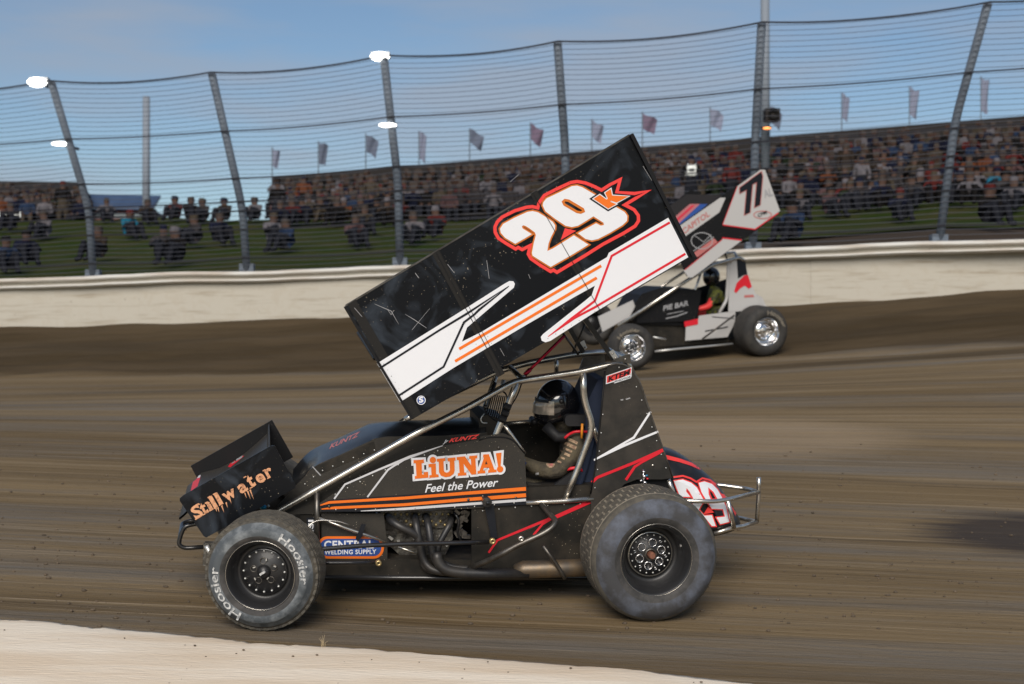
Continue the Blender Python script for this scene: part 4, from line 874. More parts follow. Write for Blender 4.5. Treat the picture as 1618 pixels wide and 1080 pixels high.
# ---- body panels
HS = B.plate('hood_side', [(418, 822), (432, 806), (466, 768), (495, 738), (540, 717), (580, 698.5), (596, 692), (612, 689.5), (650, 689), (700, 688), (770, 683), (775, 800), (520, 812), (470, 812)], -.27, .01, 'carbon')
B.fill('seam', [[(493, 737), (494.5, 736.5), (507.5, 750.5), (506, 751.5)]], -.2725, 'grey_print', HS)
B.fill('recess', [[(495, 739), (582, 700.5), (591, 697), (594, 713), (560, 726), (508, 748)]], -.272, 'carbon_dark', HS)
v = []; f = []; st_ = []
near = [(466, 769), (495, 738), (540, 717), (580, 698.5), (600, 691), (650, 689), (700, 688), (766, 683)]
crest = [(462, 772), (500, 721), (530, 704), (562, 687), (592, 675), (632, 669.5), (700, 666), (764, 661)]
rows = []
for a, c_ in zip(near, crest):
    A = L(a[0], a[1], -.27); Cc = L(c_[0], c_[1], 0.0); row = []
    for k in range(13):
        s_ = -1 + k / 6; y = s_ * .27; q = 1 - abs(s_) ** 2.6; row.append(Vector((A.x + (Cc.x - A.x) * q, y, A.z + (Cc.z - A.z) * q)))
    rows.append(row)
rs = []
for i in range(len(rows) - 1):
    for k in range(4):
        t = k / 4
        def cr(p0, p1, p2, p3): return p1 + ((p2 - p0) * t + (p0 * 2 - p1 * 5 + p2 * 4 - p3) * t * t + (p1 * 3 - p0 - p2 * 3 + p3) * t ** 3) * .5
        rs.append([cr(rows[max(i - 1, 0)][j], rows[i][j], rows[i + 1][j], rows[min(i + 2, len(rows) - 1)][j]) for j in range(13)])
rs.append(rows[-1])
for row in rs: v += row
for i in range(len(rs) - 1):
    for k in range(12): a = i * 13 + k; f.append((a, a + 13, a + 14, a + 1))
hood = obj('hood', v, f, 'hood_gloss', car, True); sol = None
hb = BVHTree.FromPolygons([tuple(p) for p in v], f)
hk = lambda n_, P, f_, m_, pa: B.project(n_, P, f_, m_, pa, hb, .004, 1)
B.text('hood_lettering', 'KUNTZ', (520, 709), (568, 688), (1, -7), 0, 'pink_text', hood, offset=.03, shear=.3, hook=hk)
# main side panel
SP = B.plate('side_panel', [(506, 808), (505, 795), (514, 789), (545, 768), (600, 741), (650, 721), (700, 704), (757, 694), (760, 689), (795, 684), (808, 690), (818, 700), (829, 716), (832, 770), (832, 795), (748, 803), (600, 808)], -.365, .008, 'carbon')
B.lines('pinstripe', [([(528, 788), (545, 765), (600, 741), (648, 721.5), (700, 703.5)], [2.6, 2.8, 3, 4.5, 1], 0), ([(580.5, 785), (613, 742), (622, 736), (640, 726)], [2.6, 3, 3, 1.5], 0)], -.3685, 'silver_vinyl', SP)
B.fill('stripe', [[(506, 799), (520, 789.5), (831, 768.5), (831, 797), (600, 808), (508, 808)]], -.3668, 'black_vinyl', SP)
B.lines('stripe', [([(506, 798), (520, 793.5), (640, 786.5), (735, 779), (831, 772)], [1.5, 4, 4.5, 5, 6], 0), ([(508, 804), (528, 802), (640, 797), (735, 789), (831, 782)], [1.5, 4, 4.5, 5, 6], 0)], -.3685, 'orange', SP)
B.lines('stripe', [([(570, 807), (640, 803.5), (735, 796.5), (831, 789.5)], [1, 4, 4, 4.2], 0)], -.3685, 'silver_vinyl', SP)
zl = lambda p: Z(p, 640, 690, 8.99)
GL = [[zl([(120, 330), (265, 322), (270, 368), (236, 373), (242, 535), (268, 531), (268, 500), (326, 495), (332, 578), (140, 595), (138, 558), (162, 553), (152, 373), (122, 375)])],
      [zl([(332, 385), (436, 376), (442, 530), (475, 533), (478, 570), (345, 582), (345, 545), (376, 540), (370, 430), (334, 432)])],
      [zl([(450, 312), (570, 300), (572, 340), (546, 345), (552, 478), (565, 500), (590, 508), (615, 500), (638, 475), (634, 346), (606, 348), (604, 300), (715, 290), (718, 335), (700, 338), (706, 475), (690, 525), (640, 562), (570, 572), (510, 550), (482, 500), (478, 350), (452, 352)])],
      [zl([(732, 287), (850, 275), (940, 405), (935, 312), (910, 310), (912, 270), (1025, 262), (1025, 302), (1000, 305), (1012, 530), (945, 536), (832, 380), (842, 505), (870, 507), (872, 545), (750, 553), (750, 515), (775, 511), (763, 332), (736, 327)])],
      [zl([(1110, 250), (1190, 245), (1270, 465), (1300, 463), (1300, 500), (1180, 510), (1180, 472), (1200, 467), (1190, 435), (1120, 440), (1108, 475), (1140, 478), (1140, 515), (1030, 522), (1030, 485), (1058, 480), (1122, 288), (1108, 288)]), zl([(1152, 340), (1136, 390), (1174, 388)])],
      [zl([(1290, 232), (1370, 222), (1358, 420), (1322, 423)])], [zl(circ(395, 328, 45, 18))], [zl(circ(1350, 458, 46, 18))]]
B.lines('lettering_edge', [(g[0], 7.2, 1) for g in GL], -.3685, 'white_vinyl', SP)
B.fill('lettering_edge', [zl([(120, 330), (440, 300), (1010, 255), (1190, 240), (1370, 222), (1390, 470), (1000, 530), (640, 560), (140, 595)])], -.3680, 'carbon', SP)
for i, g in enumerate(GL): B.fill('letter', g, -.3712 - i * .0002, 'orange', SP)
B.text('lettering', 'Feel the Power', (671.5, 777.8), (786, 767.8), (2.2, -13), -.3700, 'white_vinyl', SP, offset=.012, shear=.12)
B.text('lettering', 'KUNTZ', (709, 698.6), (756, 692), (2, -6.2), -.3690, 'red_bright', SP, offset=.03, shear=.3)
B.text('lettering', 'Jr', (700, 700), (708, 698.6), (1, -5), -.3690, 'white_vinyl', SP, offset=.02, shear=.3)
B.tube('panel_edge', [(757, 695), (772, 690), (808, 691), (829, 716)], -.366, .004, 'black_plain', SP)
for px, py in ((740, 789), (763, 784), (815, 786.5), (788, 707), (520, 800)):
    b = MB(); b.ball(L(px, py, -.372), .008, 8, 6, (1, .5, 1)); b.obj('panel_bolt', 'steel_dark', SP, True)
b = MB(); b.lathe([(0, -.05), (.028, -.045), (.028, 0)], 14, Matrix.Translation(L(768, 791, -.37))); b.ball(L(771, 794, -.42), .012, 8, 6); b.obj('filler_cap', 'black_tube', car)
B.plate('heat_shield', [(765, 796), (780, 796), (786, 850), (776, 850)], -.372, .004, 'black_vinyl')
def fasteners(panel, y, path, n):
    L_ = [Vector(p) for p in path]; seg = [(q - p).length for p, q in zip(L_, L_[1:])]; tot = sum(seg); b = MB()
    for k in range(n):
        s_ = tot * (k + .5) / n; i = 0
        while s_ > seg[i] and i < len(seg) - 1: s_ -= seg[i]; i += 1
        p = L_[i].lerp(L_[i + 1], s_ / seg[i]); b.ball(L(p.x, p.y, y), .0042, 8, 5, (1, .5, 1))
    o = b.obj('fastener', 'alu', panel, True); o['kind'] = 'stuff'
fasteners(SP, -.369, [(520, 786), (548, 771), (602, 745), (652, 725), (702, 708)], 9); fasteners(SP, -.369, [(515, 805), (600, 804.5), (748, 800), (828, 793)], 10)
fasteners(HS, -.273, [(475, 770), (505, 745), (560, 722), (600, 708)], 8); fasteners(HS, -.273, [(478, 796), (500, 775), (560, 740)], 6)
# windscreen side / dash area
B.plate('cowl', [(757, 661), (770, 655), (800, 664), (806, 690), (757, 696)], -.20, .4, 'carbon_dark')
# lower panels
LP = B.plate('lower_panel', [(745, 802), (832, 795), (938, 788), (951, 815), (935, 906), (745, 908)], -.352, .008, 'carbon_dark')
B.lines('stripe', [([(785, 853.5), (867.5, 819.5), (878, 816.5), (934, 791.5)], [3.4, 4.2, 6, 6], 0), ([(772, 873), (786, 853)], 3.4, 0), ([(843, 845), (857, 828), (874, 817)], [3.4, 3.4, 4.2], 0)], -.3545, 'red', LP)
B.lines('pinstripe', [([(826, 841), (866, 821)], 1.2, 0), ([(878, 814), (932, 789)], 1.3, 0)], -.3542, 'steel_dark', LP)
B.plate('floor_pan', [(505, 884), (745, 884), (935, 884), (935, 909), (505, 911)], -.33, .66, 'carbon_dark')
CP = B.plate('lower_panel', [(508, 811), (606, 811), (612, 860), (612, 886), (508, 886)], -.325, .008, 'carbon')
B.fill('logo_plate', [rect_px(501.5, 847, 606.5, 882.3, 16)], -.3275, 'orange', CP); B.fill('logo_plate', [rect_px(505.8, 851, 602.5, 878.3, 12.5)], -.3283, 'blue', CP)
B.text('lettering', 'CENTRAL', (512, 866.5), (590.5, 865.5), (0, -12.3), -.3291, 'white_vinyl', CP, offset=.03, spacing=1.08)
B.text('lettering', 'WELDING SUPPLY', (512.6, 875.6), (594.5, 874.6), (0, -6.8), -.3291, 'white_vinyl', CP, offset=.022, spacing=1.1)
b = B.plate('side_sign', [(484, 818), (497, 817), (498, 845), (485, 845)], -.335, .004, 'black_vinyl'); B.text('lettering', 'ISI', (495, 840), (495, 821), (-8, 0), -.337, 'white_vinyl', b, offset=.02)
B.plate('inner_panel', [(505, 790), (940, 780), (940, 912), (505, 912)], .30, .01, 'carbon_dark')
B.plate('firewall', [(470, 790), (512, 782), (512, 910), (490, 905)], -.26, .5, 'carbon_dark')

# ---- engine
EN = B.plate('engine_block', [(602, 806), (712, 806), (716, 850), (700, 884), (640, 884), (604, 852)], -.21, .45, 'engine'); 
b = MB()
for k in range(12):
    p = L(606 + k * 9.3, 812, -.235); b.ball(p, .009, 8, 6)
    p = L(628 + (k % 4) * 7 + (k // 4) * 27, 823 + (k % 2) * 6, -.235); b.ball(p, .010, 8, 6)
b.obj('head_bolt', 'gold', car, True)['kind'] = 'stuff'
b = MB()
for k in range(9): p = L(604 + k * 13, 840 + (k % 3) * 9, -.22); b.box(p, (.02 + .01 * (k % 3), .03, .016), Matrix.Rotation(k * .7, 3, 'Y'))
b.obj('engine_fittings', 'alu', car)['kind'] = 'stuff'
HB = B.plate('cylinder_head', [(600, 806), (716, 806), (716, 832), (690, 834), (676, 829), (650, 830), (634, 836), (622, 846), (606, 842)], -.235, .03, 'engine')
hd = dict(m='header', fil=.07)
T('exhaust_header', [(612, 814, -.22), (617, 822, -.32), (632, 832, -.36), (652, 841, -.36), (664, 852, -.35), (668, 880, -.35), (672, 900, -.36), (720, 903, -.38)], r=.023, **hd)
T('exhaust_header', [(655, 814, -.22), (657, 824, -.33), (661, 850, -.36), (668, 885, -.36), (684, 903, -.39), (760, 905, -.40)], r=.022, **hd)
T('exhaust_header', [(672, 814, -.22), (676, 824, -.33), (680, 850, -.37), (684, 880, -.38), (700, 902, -.41), (780, 904, -.42)], r=.022, **hd)
T('exhaust_header', [(713, 814, -.22), (712, 826, -.32), (704, 840, -.34), (692, 862, -.35), (690, 885, -.35), (715, 897, -.37), (760, 899, -.38)], r=.018, **hd)
T('exhaust_collector', [(690, 872, -.40), (692, 889, -.41), (706, 902, -.42), (740, 906, -.42), (835, 906, -.42)], m='header', r=.030, fil=.1)
mb = MB(); a_ = L(812, 900, -.40); b_ = L(935, 896, -.40); mb.tube([a_, a_.lerp(b_, .12), a_.lerp(b_, .9), b_], [.03, .052, .052, .035], 18); mb.obj('muffler', 'muffler', car, True)
mb = MB(); c_ = L(574, 806, -.24); mb.tube([c_ + Vector((0, 0, .03)), c_ + Vector((0, 0, -.075))], .073, 24); mb.obj('oil_filter', 'black_tube', car, True)
mb = MB(); c2 = c_ + Vector((0, 0, -.075)); mb.tube([c2 + Vector((0, 0, .004)), c2 + Vector((0, 0, -.014))], .076, 24); mb.obj('filter_clamp', 'alu', car, True)
B.plate('bracket', [(535, 817), (556, 817), (556, 822), (535, 822)], -.30, .02, 'alu'); B.plate('strap', [(571, 828), (578, 828), (572, 848), (565, 856), (562, 850)], -.37, .005, 'black_vinyl')
T('fuel_line', [(594, 810, -.26), (592.5, 826, -.26), (592, 846, -.26)], m='alu', r=.009)
mb = MB(); random.seed(5)
for k in range(16): p = L(720 + random.uniform(0, 18), 808 + random.uniform(0, 45), -.26); mb.box(p, (random.uniform(.012, .04), .03, random.uniform(.012, .04)), Matrix.Rotation(random.random() * 3, 3, 'Y'))
mb.obj('oil_pump', 'steel_dark', car)['kind'] = 'stuff'
T('fuel_line', [(718, 810, -.28), (726, 822, -.29), (722, 842, -.28), (730, 856, -.27)], m='black_tube', r=.008, fil=.1)

# ---- cockpit side panel
KP = B.plate('head_panel', [(961, 578), (972, 574.5), (985, 575), (993, 579), (1003, 590), (1011, 603), (1030, 660), (1048, 710), (1063, 755), (1046, 757), (1006, 757), (986, 765), (973, 782), (962, 812), (952, 860), (930, 860), (934, 800), (933, 780), (939.5, 745), (949, 660), (955.6, 590)], -.372, .009, 'grey_panel'); KP['label'] = 'tall dark side panel beside the driver with white and red stripes'
B.lines('stripe', [([(938.5, 726), (1001.5, 691), (1028, 650)], [1.5, 3.6, 3.2], 0), ([(938.5, 727), (985, 704), (1040, 681.5)], [1.5, 4, 3.2], 0)], -.3748, 'white_vinyl', KP)
B.lines('stripe', [([(935, 762), (944, 754), (1000, 731.5), (1048, 710.5)], [4.4, 4.4, 4.4, 5.5], 0), ([(989, 758), (1003, 737), (1014, 730), (1044, 715)], [4.2, 4, 3.6, 2], 0)], -.3748, 'red', KP)
sg = [(957.8, 593.4), (998.4, 579.5), (997.9, 594.8), (957.3, 606.8)]
B.fill('sticker', [sg], -.3752, 'white_vinyl', KP); B.fill('sticker', [[(959.3, 594.3), (997, 581.4), (996.6, 591), (958.9, 605)]], -.3758, 'red_bright', KP)
B.text('lettering', 'KTEM', (961, 603), (995.4, 590.6), (.3, -8), -.3764, 'black_vinyl', KP, offset=.04, shear=.1)
B.fill('sticker', [[(970, 601.4), (997, 593), (997, 597), (970.5, 605.6)]], -.3768, 'white_vinyl', KP)
B.text('lettering', 'PHOTOS', (971, 604.6), (996.4, 596.4), (.1, -3.2), -.3774, 'black_vinyl', KP, offset=.03)
B.fill('scratch', [[(980, 631), (985, 630), (984.5, 632.4), (981, 632.4)], ], -.3752, 'grey_print', KP); B.fill('scratch', [[(988, 630), (995, 627.6), (996.5, 629), (990, 631.5)]], -.3752, 'grey_print', KP)
B.tube('panel_edge', [(961, 578), (972, 574.5), (985, 575), (993, 579), (1003, 590), (1011, 603), (1030, 660), (1048, 710), (1063, 755)], -.370, .0055, 'steel_dark', KP)
B.tube('panel_edge', [(955.6, 586), (949, 660), (939.5, 745), (933, 780)], -.374, .005, 'black_plain', KP)
B.plate('wheel_arch', [(962, 812), (973, 782), (986, 765), (1006, 755.5), (1063, 755), (1075, 800), (1060, 850), (950, 860)], -.33, .05, 'black_plain')
mb = MB(); mb.ball(L(1031.5, 735, -.375), .008, 8, 6, (1, .5, 1)); mb.obj('panel_bolt', 'steel', KP, True)
for k, (px, py, r_, m_) in enumerate(((1017, 745, .012, 'chrome'), (1018, 752, .014, 'chrome'), (1022, 751, .008, 'blue_anod'), (1013, 759, .010, 'chrome'), (1019, 762, .012, 'chrome'), (1014, 766, .010, 'alu'), (1023, 756, .007, 'red'))):
    mb = MB(); mb.ball(L(px, py, -.39), r_, 10, 8, (1, 1, .8)); mb.obj('shock_fitting', m_, car, True)
T('shock_rod', [(1016, 741, -.385), (1018, 775, -.385)], m='chrome', r=.006)
T('frame_tube', [(1056, 757, -.335), (1066, 785, -.335), (1070, 800, -.335)], m='steel', r=.014)
B.plate('head_panel', [(912, 590), (922, 565), (955, 560), (958, 580), (956, 610), (930, 605)], .30, .01, 'steel_dark')
B.plate('cockpit_far_panel', [(802, 672), (860, 665), (960, 655), (955, 790), (815, 792), (806, 700)], .31, .01, 'carbon_dark')
B.plate('cross_panel', [(832, 770), (950, 765), (945, 800), (832, 800)], -.30, .58, 'carbon_dark')

fasteners(KP, -.376, [(967, 582), (985, 579), (998, 592), (1026, 662), (1056, 750)], 9); fasteners(KP, -.376, [(954, 640), (944, 745), (938, 785)], 5); fasteners(LP, -.356, [(750, 808), (832, 800), (930, 795)], 7); fasteners(LP, -.356, [(750, 904), (930, 902)], 7)
# ---- tail tank
outl = [(1020, 716), (1047.8, 706), (1067, 711), (1089, 725), (1113, 744), (1133.7, 764), (1151.5, 791), (1165, 815), (1167, 824), (1159, 833), (1128, 843), (1060, 850), (1015, 850), (1010, 760)]
N_ = 19; v = []; f = []
base = [L(a, b_, -.02) for a, b_ in outl]; piv = L(1050, 800, -.02)
for k in range(N_):
    s_ = -1 + 2 * k / (N_ - 1); y = s_ * .27; q = (1 - .42 * abs(s_) ** 3.2) if abs(s_) > .001 else 1
    for p in base: v.append(Vector((piv.x + (p.x - piv.x) * q, y, piv.z + (p.z - piv.z) * q)))
n = len(base)
for k in range(N_ - 1):
    for i in range(n): a = k * n + i; b_ = k * n + (i + 1) % n; f.append((a, b_, b_ + n, a + n))
f.append(tuple(range(n))); f.append(tuple(range((N_ - 1) * n, N_ * n)))
tank = obj('tail_tank', v, f, 'hood_gloss', car, True); tank['label'] = 'bulging black fuel tank tail with a white 29'
md = tank.modifiers.new('s', 'SUBSURF'); md.levels = md.render_levels = 2
dg = bpy.context.evaluated_depsgraph_get(); em = bpy.data.meshes.new_from_object(tank.evaluated_get(dg)); tb = BVHTree.FromPolygons([tuple(p.co) for p in em.vertices], [tuple(p.vertices) for p in em.polygons])
tank.modifiers.clear(); old = tank.data; tank.data = em; em.name = 'tail_tank'
def on_tank(name, loops, m, off): flat, tr = tess(loops); return B.project(name, flat, tr, m, tank, tb, off, 3)
def on_tank_line(name, path, wd, m, off, closed=False): V_, F_ = ribbon(path, wd, closed); return B.project(name, V_, F_, m, tank, tb, off, 3)
zt = lambda p: Z(p, 1030, 690, 6.75)
on_tank_line('stripe', zt([(145, 212), (300, 250), (420, 290), (520, 345)]), [6.4, 5.6, 5, 2], 'red_bright', .004)
D2 = zt([(235, 470), (330, 455), (420, 490), (480, 540), (545, 660), (545, 700), (500, 775), (560, 840), (640, 835), (680, 950), (640, 950), (520, 800), (435, 715), (440, 650), (400, 580), (370, 545), (365, 580), (410, 640), (300, 635)])
D9 = zt([(500, 490), (560, 475), (640, 500), (700, 560), (745, 640), (790, 740), (825, 905), (730, 930), (690, 860), (780, 850), (760, 770), (640, 765), (590, 690), (530, 590)])
H9 = zt([(610, 555), (650, 590), (690, 660), (640, 670), (615, 610)])
on_tank_line('number_edge', D2, 3.4, 'red_bright', .0035, True); on_tank_line('number_edge', D9, 3.4, 'red_bright', .0035, True); on_tank_line('number_edge', H9, 2.6, 'red_bright', .006, True)
on_tank('race_number', [D2], 'white_vinyl', .005); on_tank('race_number', [D9, H9], 'white_vinyl', .005)
on_tank('number_edge', [zt([(600, 745), (665, 805), (550, 825)])], 'red_bright', .006)
on_tank_line('number_edge', zt([(225, 430), (330, 415), (410, 440), (475, 480), (540, 440), (620, 460), (700, 520)]), 2.8, 'red_bright', .0035)
on_tank('number_edge', [zt([(730, 600), (770, 610), (800, 655), (755, 665)])], 'red_bright', .006)
on_tank_line('number_edge', zt([(845, 715), (905, 840)]), 4, 'red_bright', .0035)

# ---- front wing
FWs = B.plate('front_side_board', [(284, 787), (290, 782), (429, 703.5), (434, 704), (468, 767), (466, 771), (326, 849), (322, 847), (284, 791)], -.46, .008, 'black_paint'); FWs['label'] = 'near end plate of the front wing with copper Stillwater lettering'
nb = [L(a, b_, -.46) for a, b_ in [(288, 784), (431, 703), (468, 768), (323, 849)]]; v = [Vector((p.x, .455, p.z)) for p in nb]; v += [p + Vector((0, .008, 0)) for p in v]
obj('front_side_board', v, [(0, 1, 2, 3), (4, 7, 6, 5), (0, 4, 5, 1), (1, 5, 6, 2), (2, 6, 7, 3), (3, 7, 4, 0)], 'black_plain', car)
prof = [L(a, b_, .44) for a, b_ in [(296, 768), (303, 762), (318, 747), (334, 743), (348, 739), (368, 729), (387, 716), (406, 700), (421, 686), (424, 684)]]
v = []; f = []
for p in prof:
    for yy in (-.45, .45): v.append(Vector((p.x, yy, p.z))); v.append(Vector((p.x + .004, yy, p.z - .012)))
for i in range(len(prof) - 1): a = i * 4; f += [(a, a + 4, a + 6, a + 2), (a + 1, a + 3, a + 7, a + 5)]
f += [(0, 2, 3, 1), (len(v) - 4, len(v) - 3, len(v) - 1, len(v) - 2)]
ff = obj('front_foil', v, f, 'carbon', car, True)
q = prof[-1]; v = [Vector((q.x + a, y, q.z + b_)) for a, b_ in ((-.008, -.01), (.0, .055), (.006, .055), (.012, -.02)) for y in (-.45, .45)]; obj('gurney_flap', v, [(0, 1, 3, 2), (2, 3, 5, 4), (4, 5, 7, 6), (6, 7, 1, 0)], 'carbon', car)
fbv = [tuple(p.co) for p in ff.data.vertices]; fbh = BVHTree.FromPolygons(fbv, [tuple(p.vertices) for p in ff.data.polygons])
def on_foil(name, loop, m, off=.004): flat, tr = tess([loop]); return B.project(name, flat, tr, m, ff, fbh, off, 3)
on_foil('sticker', [(301, 776), (306, 756), (312, 748), (318, 746), (316, 756), (312, 768)], 'red'); on_foil('sticker', [(307, 756), (312, 748), (318, 746), (316, 754)], 'white_vinyl', .006)
on_foil('sticker', [(360, 737), (368, 726), (388, 714), (386, 720), (364, 738)], 'red'); on_foil('sticker', [(365, 733), (370, 727), (384, 719), (382, 723)], 'grey_print', .006)
# distressed Stillwater lettering
def still(name, P, f_, m_, pa): return obj(name, [L(a, b_, -.4635) for a, b_ in P], f_, m_, pa)
rv = Vector((1, -.545)).normalized(); up_ = Vector((-.50, -.866))
letters = [('S', 309.5, 821, 15, 21), ('t', 322, 813.5, 10, 19), ('i', 332, 807.5, 6.5, 15), ('l', 339, 803.5, 6.5, 21), ('l', 347.5, 798.5, 6.5, 21), ('w', 357, 793, 21, 14), ('a', 381, 780.5, 14, 15), ('t', 396.5, 771.5, 10.5, 21), ('e', 409, 765, 14, 15), ('r', 424, 756, 11.5, 15)]
for ch, px, py, wd_, hh in letters:
    vv, fc = text2d(ch, .035); x0 = min(a for a, _ in vv); x1 = max(a for a, _ in vv); y0 = min(b_ for _, b_ in vv); y1 = max(b_ for _, b_ in vv)
    P = []
    for a, b_ in vv:
        u = (a - x0) / (x1 - x0) * wd_; q_ = (b_ - y0) / (y1 - y0) * hh; jx = noise.noise(Vector((a * 9, b_ * 9, px))) * .9; P.append((px + rv.x * u + up_.x * q_ + jx, py + rv.y * u + up_.y * q_ + jx * .6))
    still('lettering', P, fc, 'copper', FWs)
    ser = []
    if ch in 'ilrtS':
        for (fa, fb_) in ((-.15, 0), (-.15, 1)) if ch != 'S' else ((-.05, 0), (.7, 1)):
            c0 = Vector((px, py)) + rv * (wd_ * fa) + up_ * (hh * fb_ * .93); ser.append([tuple(c0), tuple(c0 + rv * (wd_ * .9 if ch in 'il' else wd_ * .5)), tuple(c0 + rv * (wd_ * .8 if ch in 'il' else wd_ * .4) + up_ * 1.9), tuple(c0 + up_ * 1.9)])
    for s_ in ser: B.fill('serif', [s_], -.4640, 'copper', FWs)
for (a, b_, ln, wd_) in ((343, 802, 8, 2.6), (349, 799, 12, 3), (356, 794, 9, 2.6), (340, 803, 6, 2.4), (362, 788, 9, 2.2), (390, 776, 14, 2.6), (394, 774, 17, 2.6), (386, 779, 9, 2)):
    p0 = Vector((a, b_)); B.fill('drip', [[tuple(p0), tuple(p0 + rv * wd_), tuple(p0 + Vector((.42, .9)) * ln)]], -.4645, 'copper', FWs)

# ---- wing mounts
def bar(name, a, b_, wx, wy, m, parent=None):
    d = (b_ - a); mb = MB(); mb.box((0, 0, 0), (wx, wy, d.length), None); o = mb.obj(name, m, parent or car); o.matrix_local = Matrix.Translation((a + b_) / 2) @ d.to_track_quat('Z', 'Y').to_matrix().to_4x4(); return o
bar('wing_post', L(910, 505, -.30), L(968, 567, -.30), .030, .03, 'black_tube') if False else None
bar('wing_post', L(908, 482, -.30), L(972, 570, -.30), .028, .028, 'black_tube'); bar('wing_post', L(872, 470, .30), L(921, 556, .30), .028, .028, 'black_tube')
BR = B.plate('bracket', [(962, 556), (969, 552), (978, 566), (974, 570), (971, 569)], -.325, .006, 'alu'); B.plate('bracket', [(916.5, 541), (923, 537), (928, 549), (924, 552)], .28, .006, 'alu')
B.plate('bracket', [(966, 571), (972, 567), (990, 560), (996, 559), (997, 575), (985, 572)], -.34, .008, 'steel_dark')
for px, py, y in ((972.5, 565.5, -.33), (988, 567, -.345), (924.5, 548.5, .275), (968, 558, -.33)):
    mb = MB(); mb.ball(L(px, py, y), .007, 8, 6, (1, .6, 1)); mb.obj('bracket_bolt', 'steel', car, True)
M['red_anod'] = mat('red_anodised', lin(.45, .01, .04), .25, .6)
T('wing_slider', [(829, 592, -.30), (892, 530, -.30)], m='red_anod', r=.009); T('wing_slider', [(829, 592, -.305), (838, 583, -.305)], m='red_anod', r=.013)
mb = MB(); mb.ball(L(827.5, 595, -.31), .012, 10, 8); mb.obj('slider_mount', 'alu', car, True)
T('wing_strut', [(885, 520, -.1), (914, 560, -.1)], m='black_tube', r=.007); T('wing_strut', [(930, 500, .0), (905, 556, .0)], m='black_tube', r=.006)
T('wing_strut', [(640, 663, -.3), (653, 655, -.3)], m='steel', r=.014)
T('shroud_hose', [(783, 604, -.2), (775, 625, -.22), (770, 645, -.22), (764, 640, -.22)], m='black_tube', r=.010, fil=.05); T('shroud_hose', [(796, 600, -.2), (792, 616, -.2)], m='alu', r=.012)
T('cage_cable', [(824, 606, -.3), (818, 624, -.3), (808, 640, -.3)], m='black_plain', r=.004, fil=.1)
# rock screen in front of the driver
sc0 = [(771, 622), (795, 616), (803, 628), (794, 667), (783, 665), (763, 648)]
RS = B.tube('rock_screen', sc0 + [sc0[0]], -.2, .0045, 'black_plain')
for k in range(9):
    t = (k + 1) / 10; a = Vector((771, 622)).lerp(Vector((801, 626)), t); b_ = Vector((763, 648)).lerp(Vector((793, 667)), t); B.tube('screen_bar', [tuple(a), tuple(b_)], -.2, .0035, 'black_plain', RS)
for (px, py) in ((800.5, 642), (797, 652), (793, 661.5)):
    a = L(px - 4, py - 1.5, -.36); b_ = L(px + 6, py + 2.5, -.36); mb = MB(); mb.tube([a, b_], .0215, 10); mb.obj('zip_tie', 'black_plain', car)
T('screen_mount', [(765, 653, -.2), (759, 662, -.2), (762, 668, -.2), (770, 668, -.2)], m='alu', r=.004)
# seat
B.plate('seat', [(926, 640), (945, 600), (957, 598), (955, 790), (915, 790), (905, 760), (925, 700)], -.22, .44, 'navy')
B.plate('head_rest', rect_px(893, 655, 955, 673, 7), -.21, .05, 'seat_black'); B.plate('head_rest', [(905, 640), (940, 612), (952, 612), (950, 655), (905, 660)], .13, .05, 'steel_dark')
B.plate('seat_side', [(870, 770), (905, 745), (912, 760), (905, 792), (850, 796), (832, 780)], -.26, .03, 'seat_black'); B.plate('seat_tag', [(899, 768), (908, 765.5), (912, 771.5), (903, 775)], -.268, .004, 'white_shell')
B.plate('seat_side', [(833, 762), (870, 768), (895, 785), (870, 786), (833, 775)], -.24, .03, 'carbon')
T('safety_belt', [(935, 690, -.25), (922, 745, -.25), (905, 790, -.25)], m='navy', r=.022); T('safety_belt', [(893, 742, -.24), (912, 738, -.26), (921, 744, -.26)], m='red', r=.010)
M['gold_lanyard'] = mat('orange_tether', lin(.75, .27, .02), .5); T('head_tether', [(920, 669, -.25), (919, 692, -.25)], m='gold_lanyard', r=.0075)
T('head_tether', [(892, 692, -.2), (900, 685, -.2), (910, 681, -.22), (930, 682, -.22)], m='red', r=.008, fil=.05)

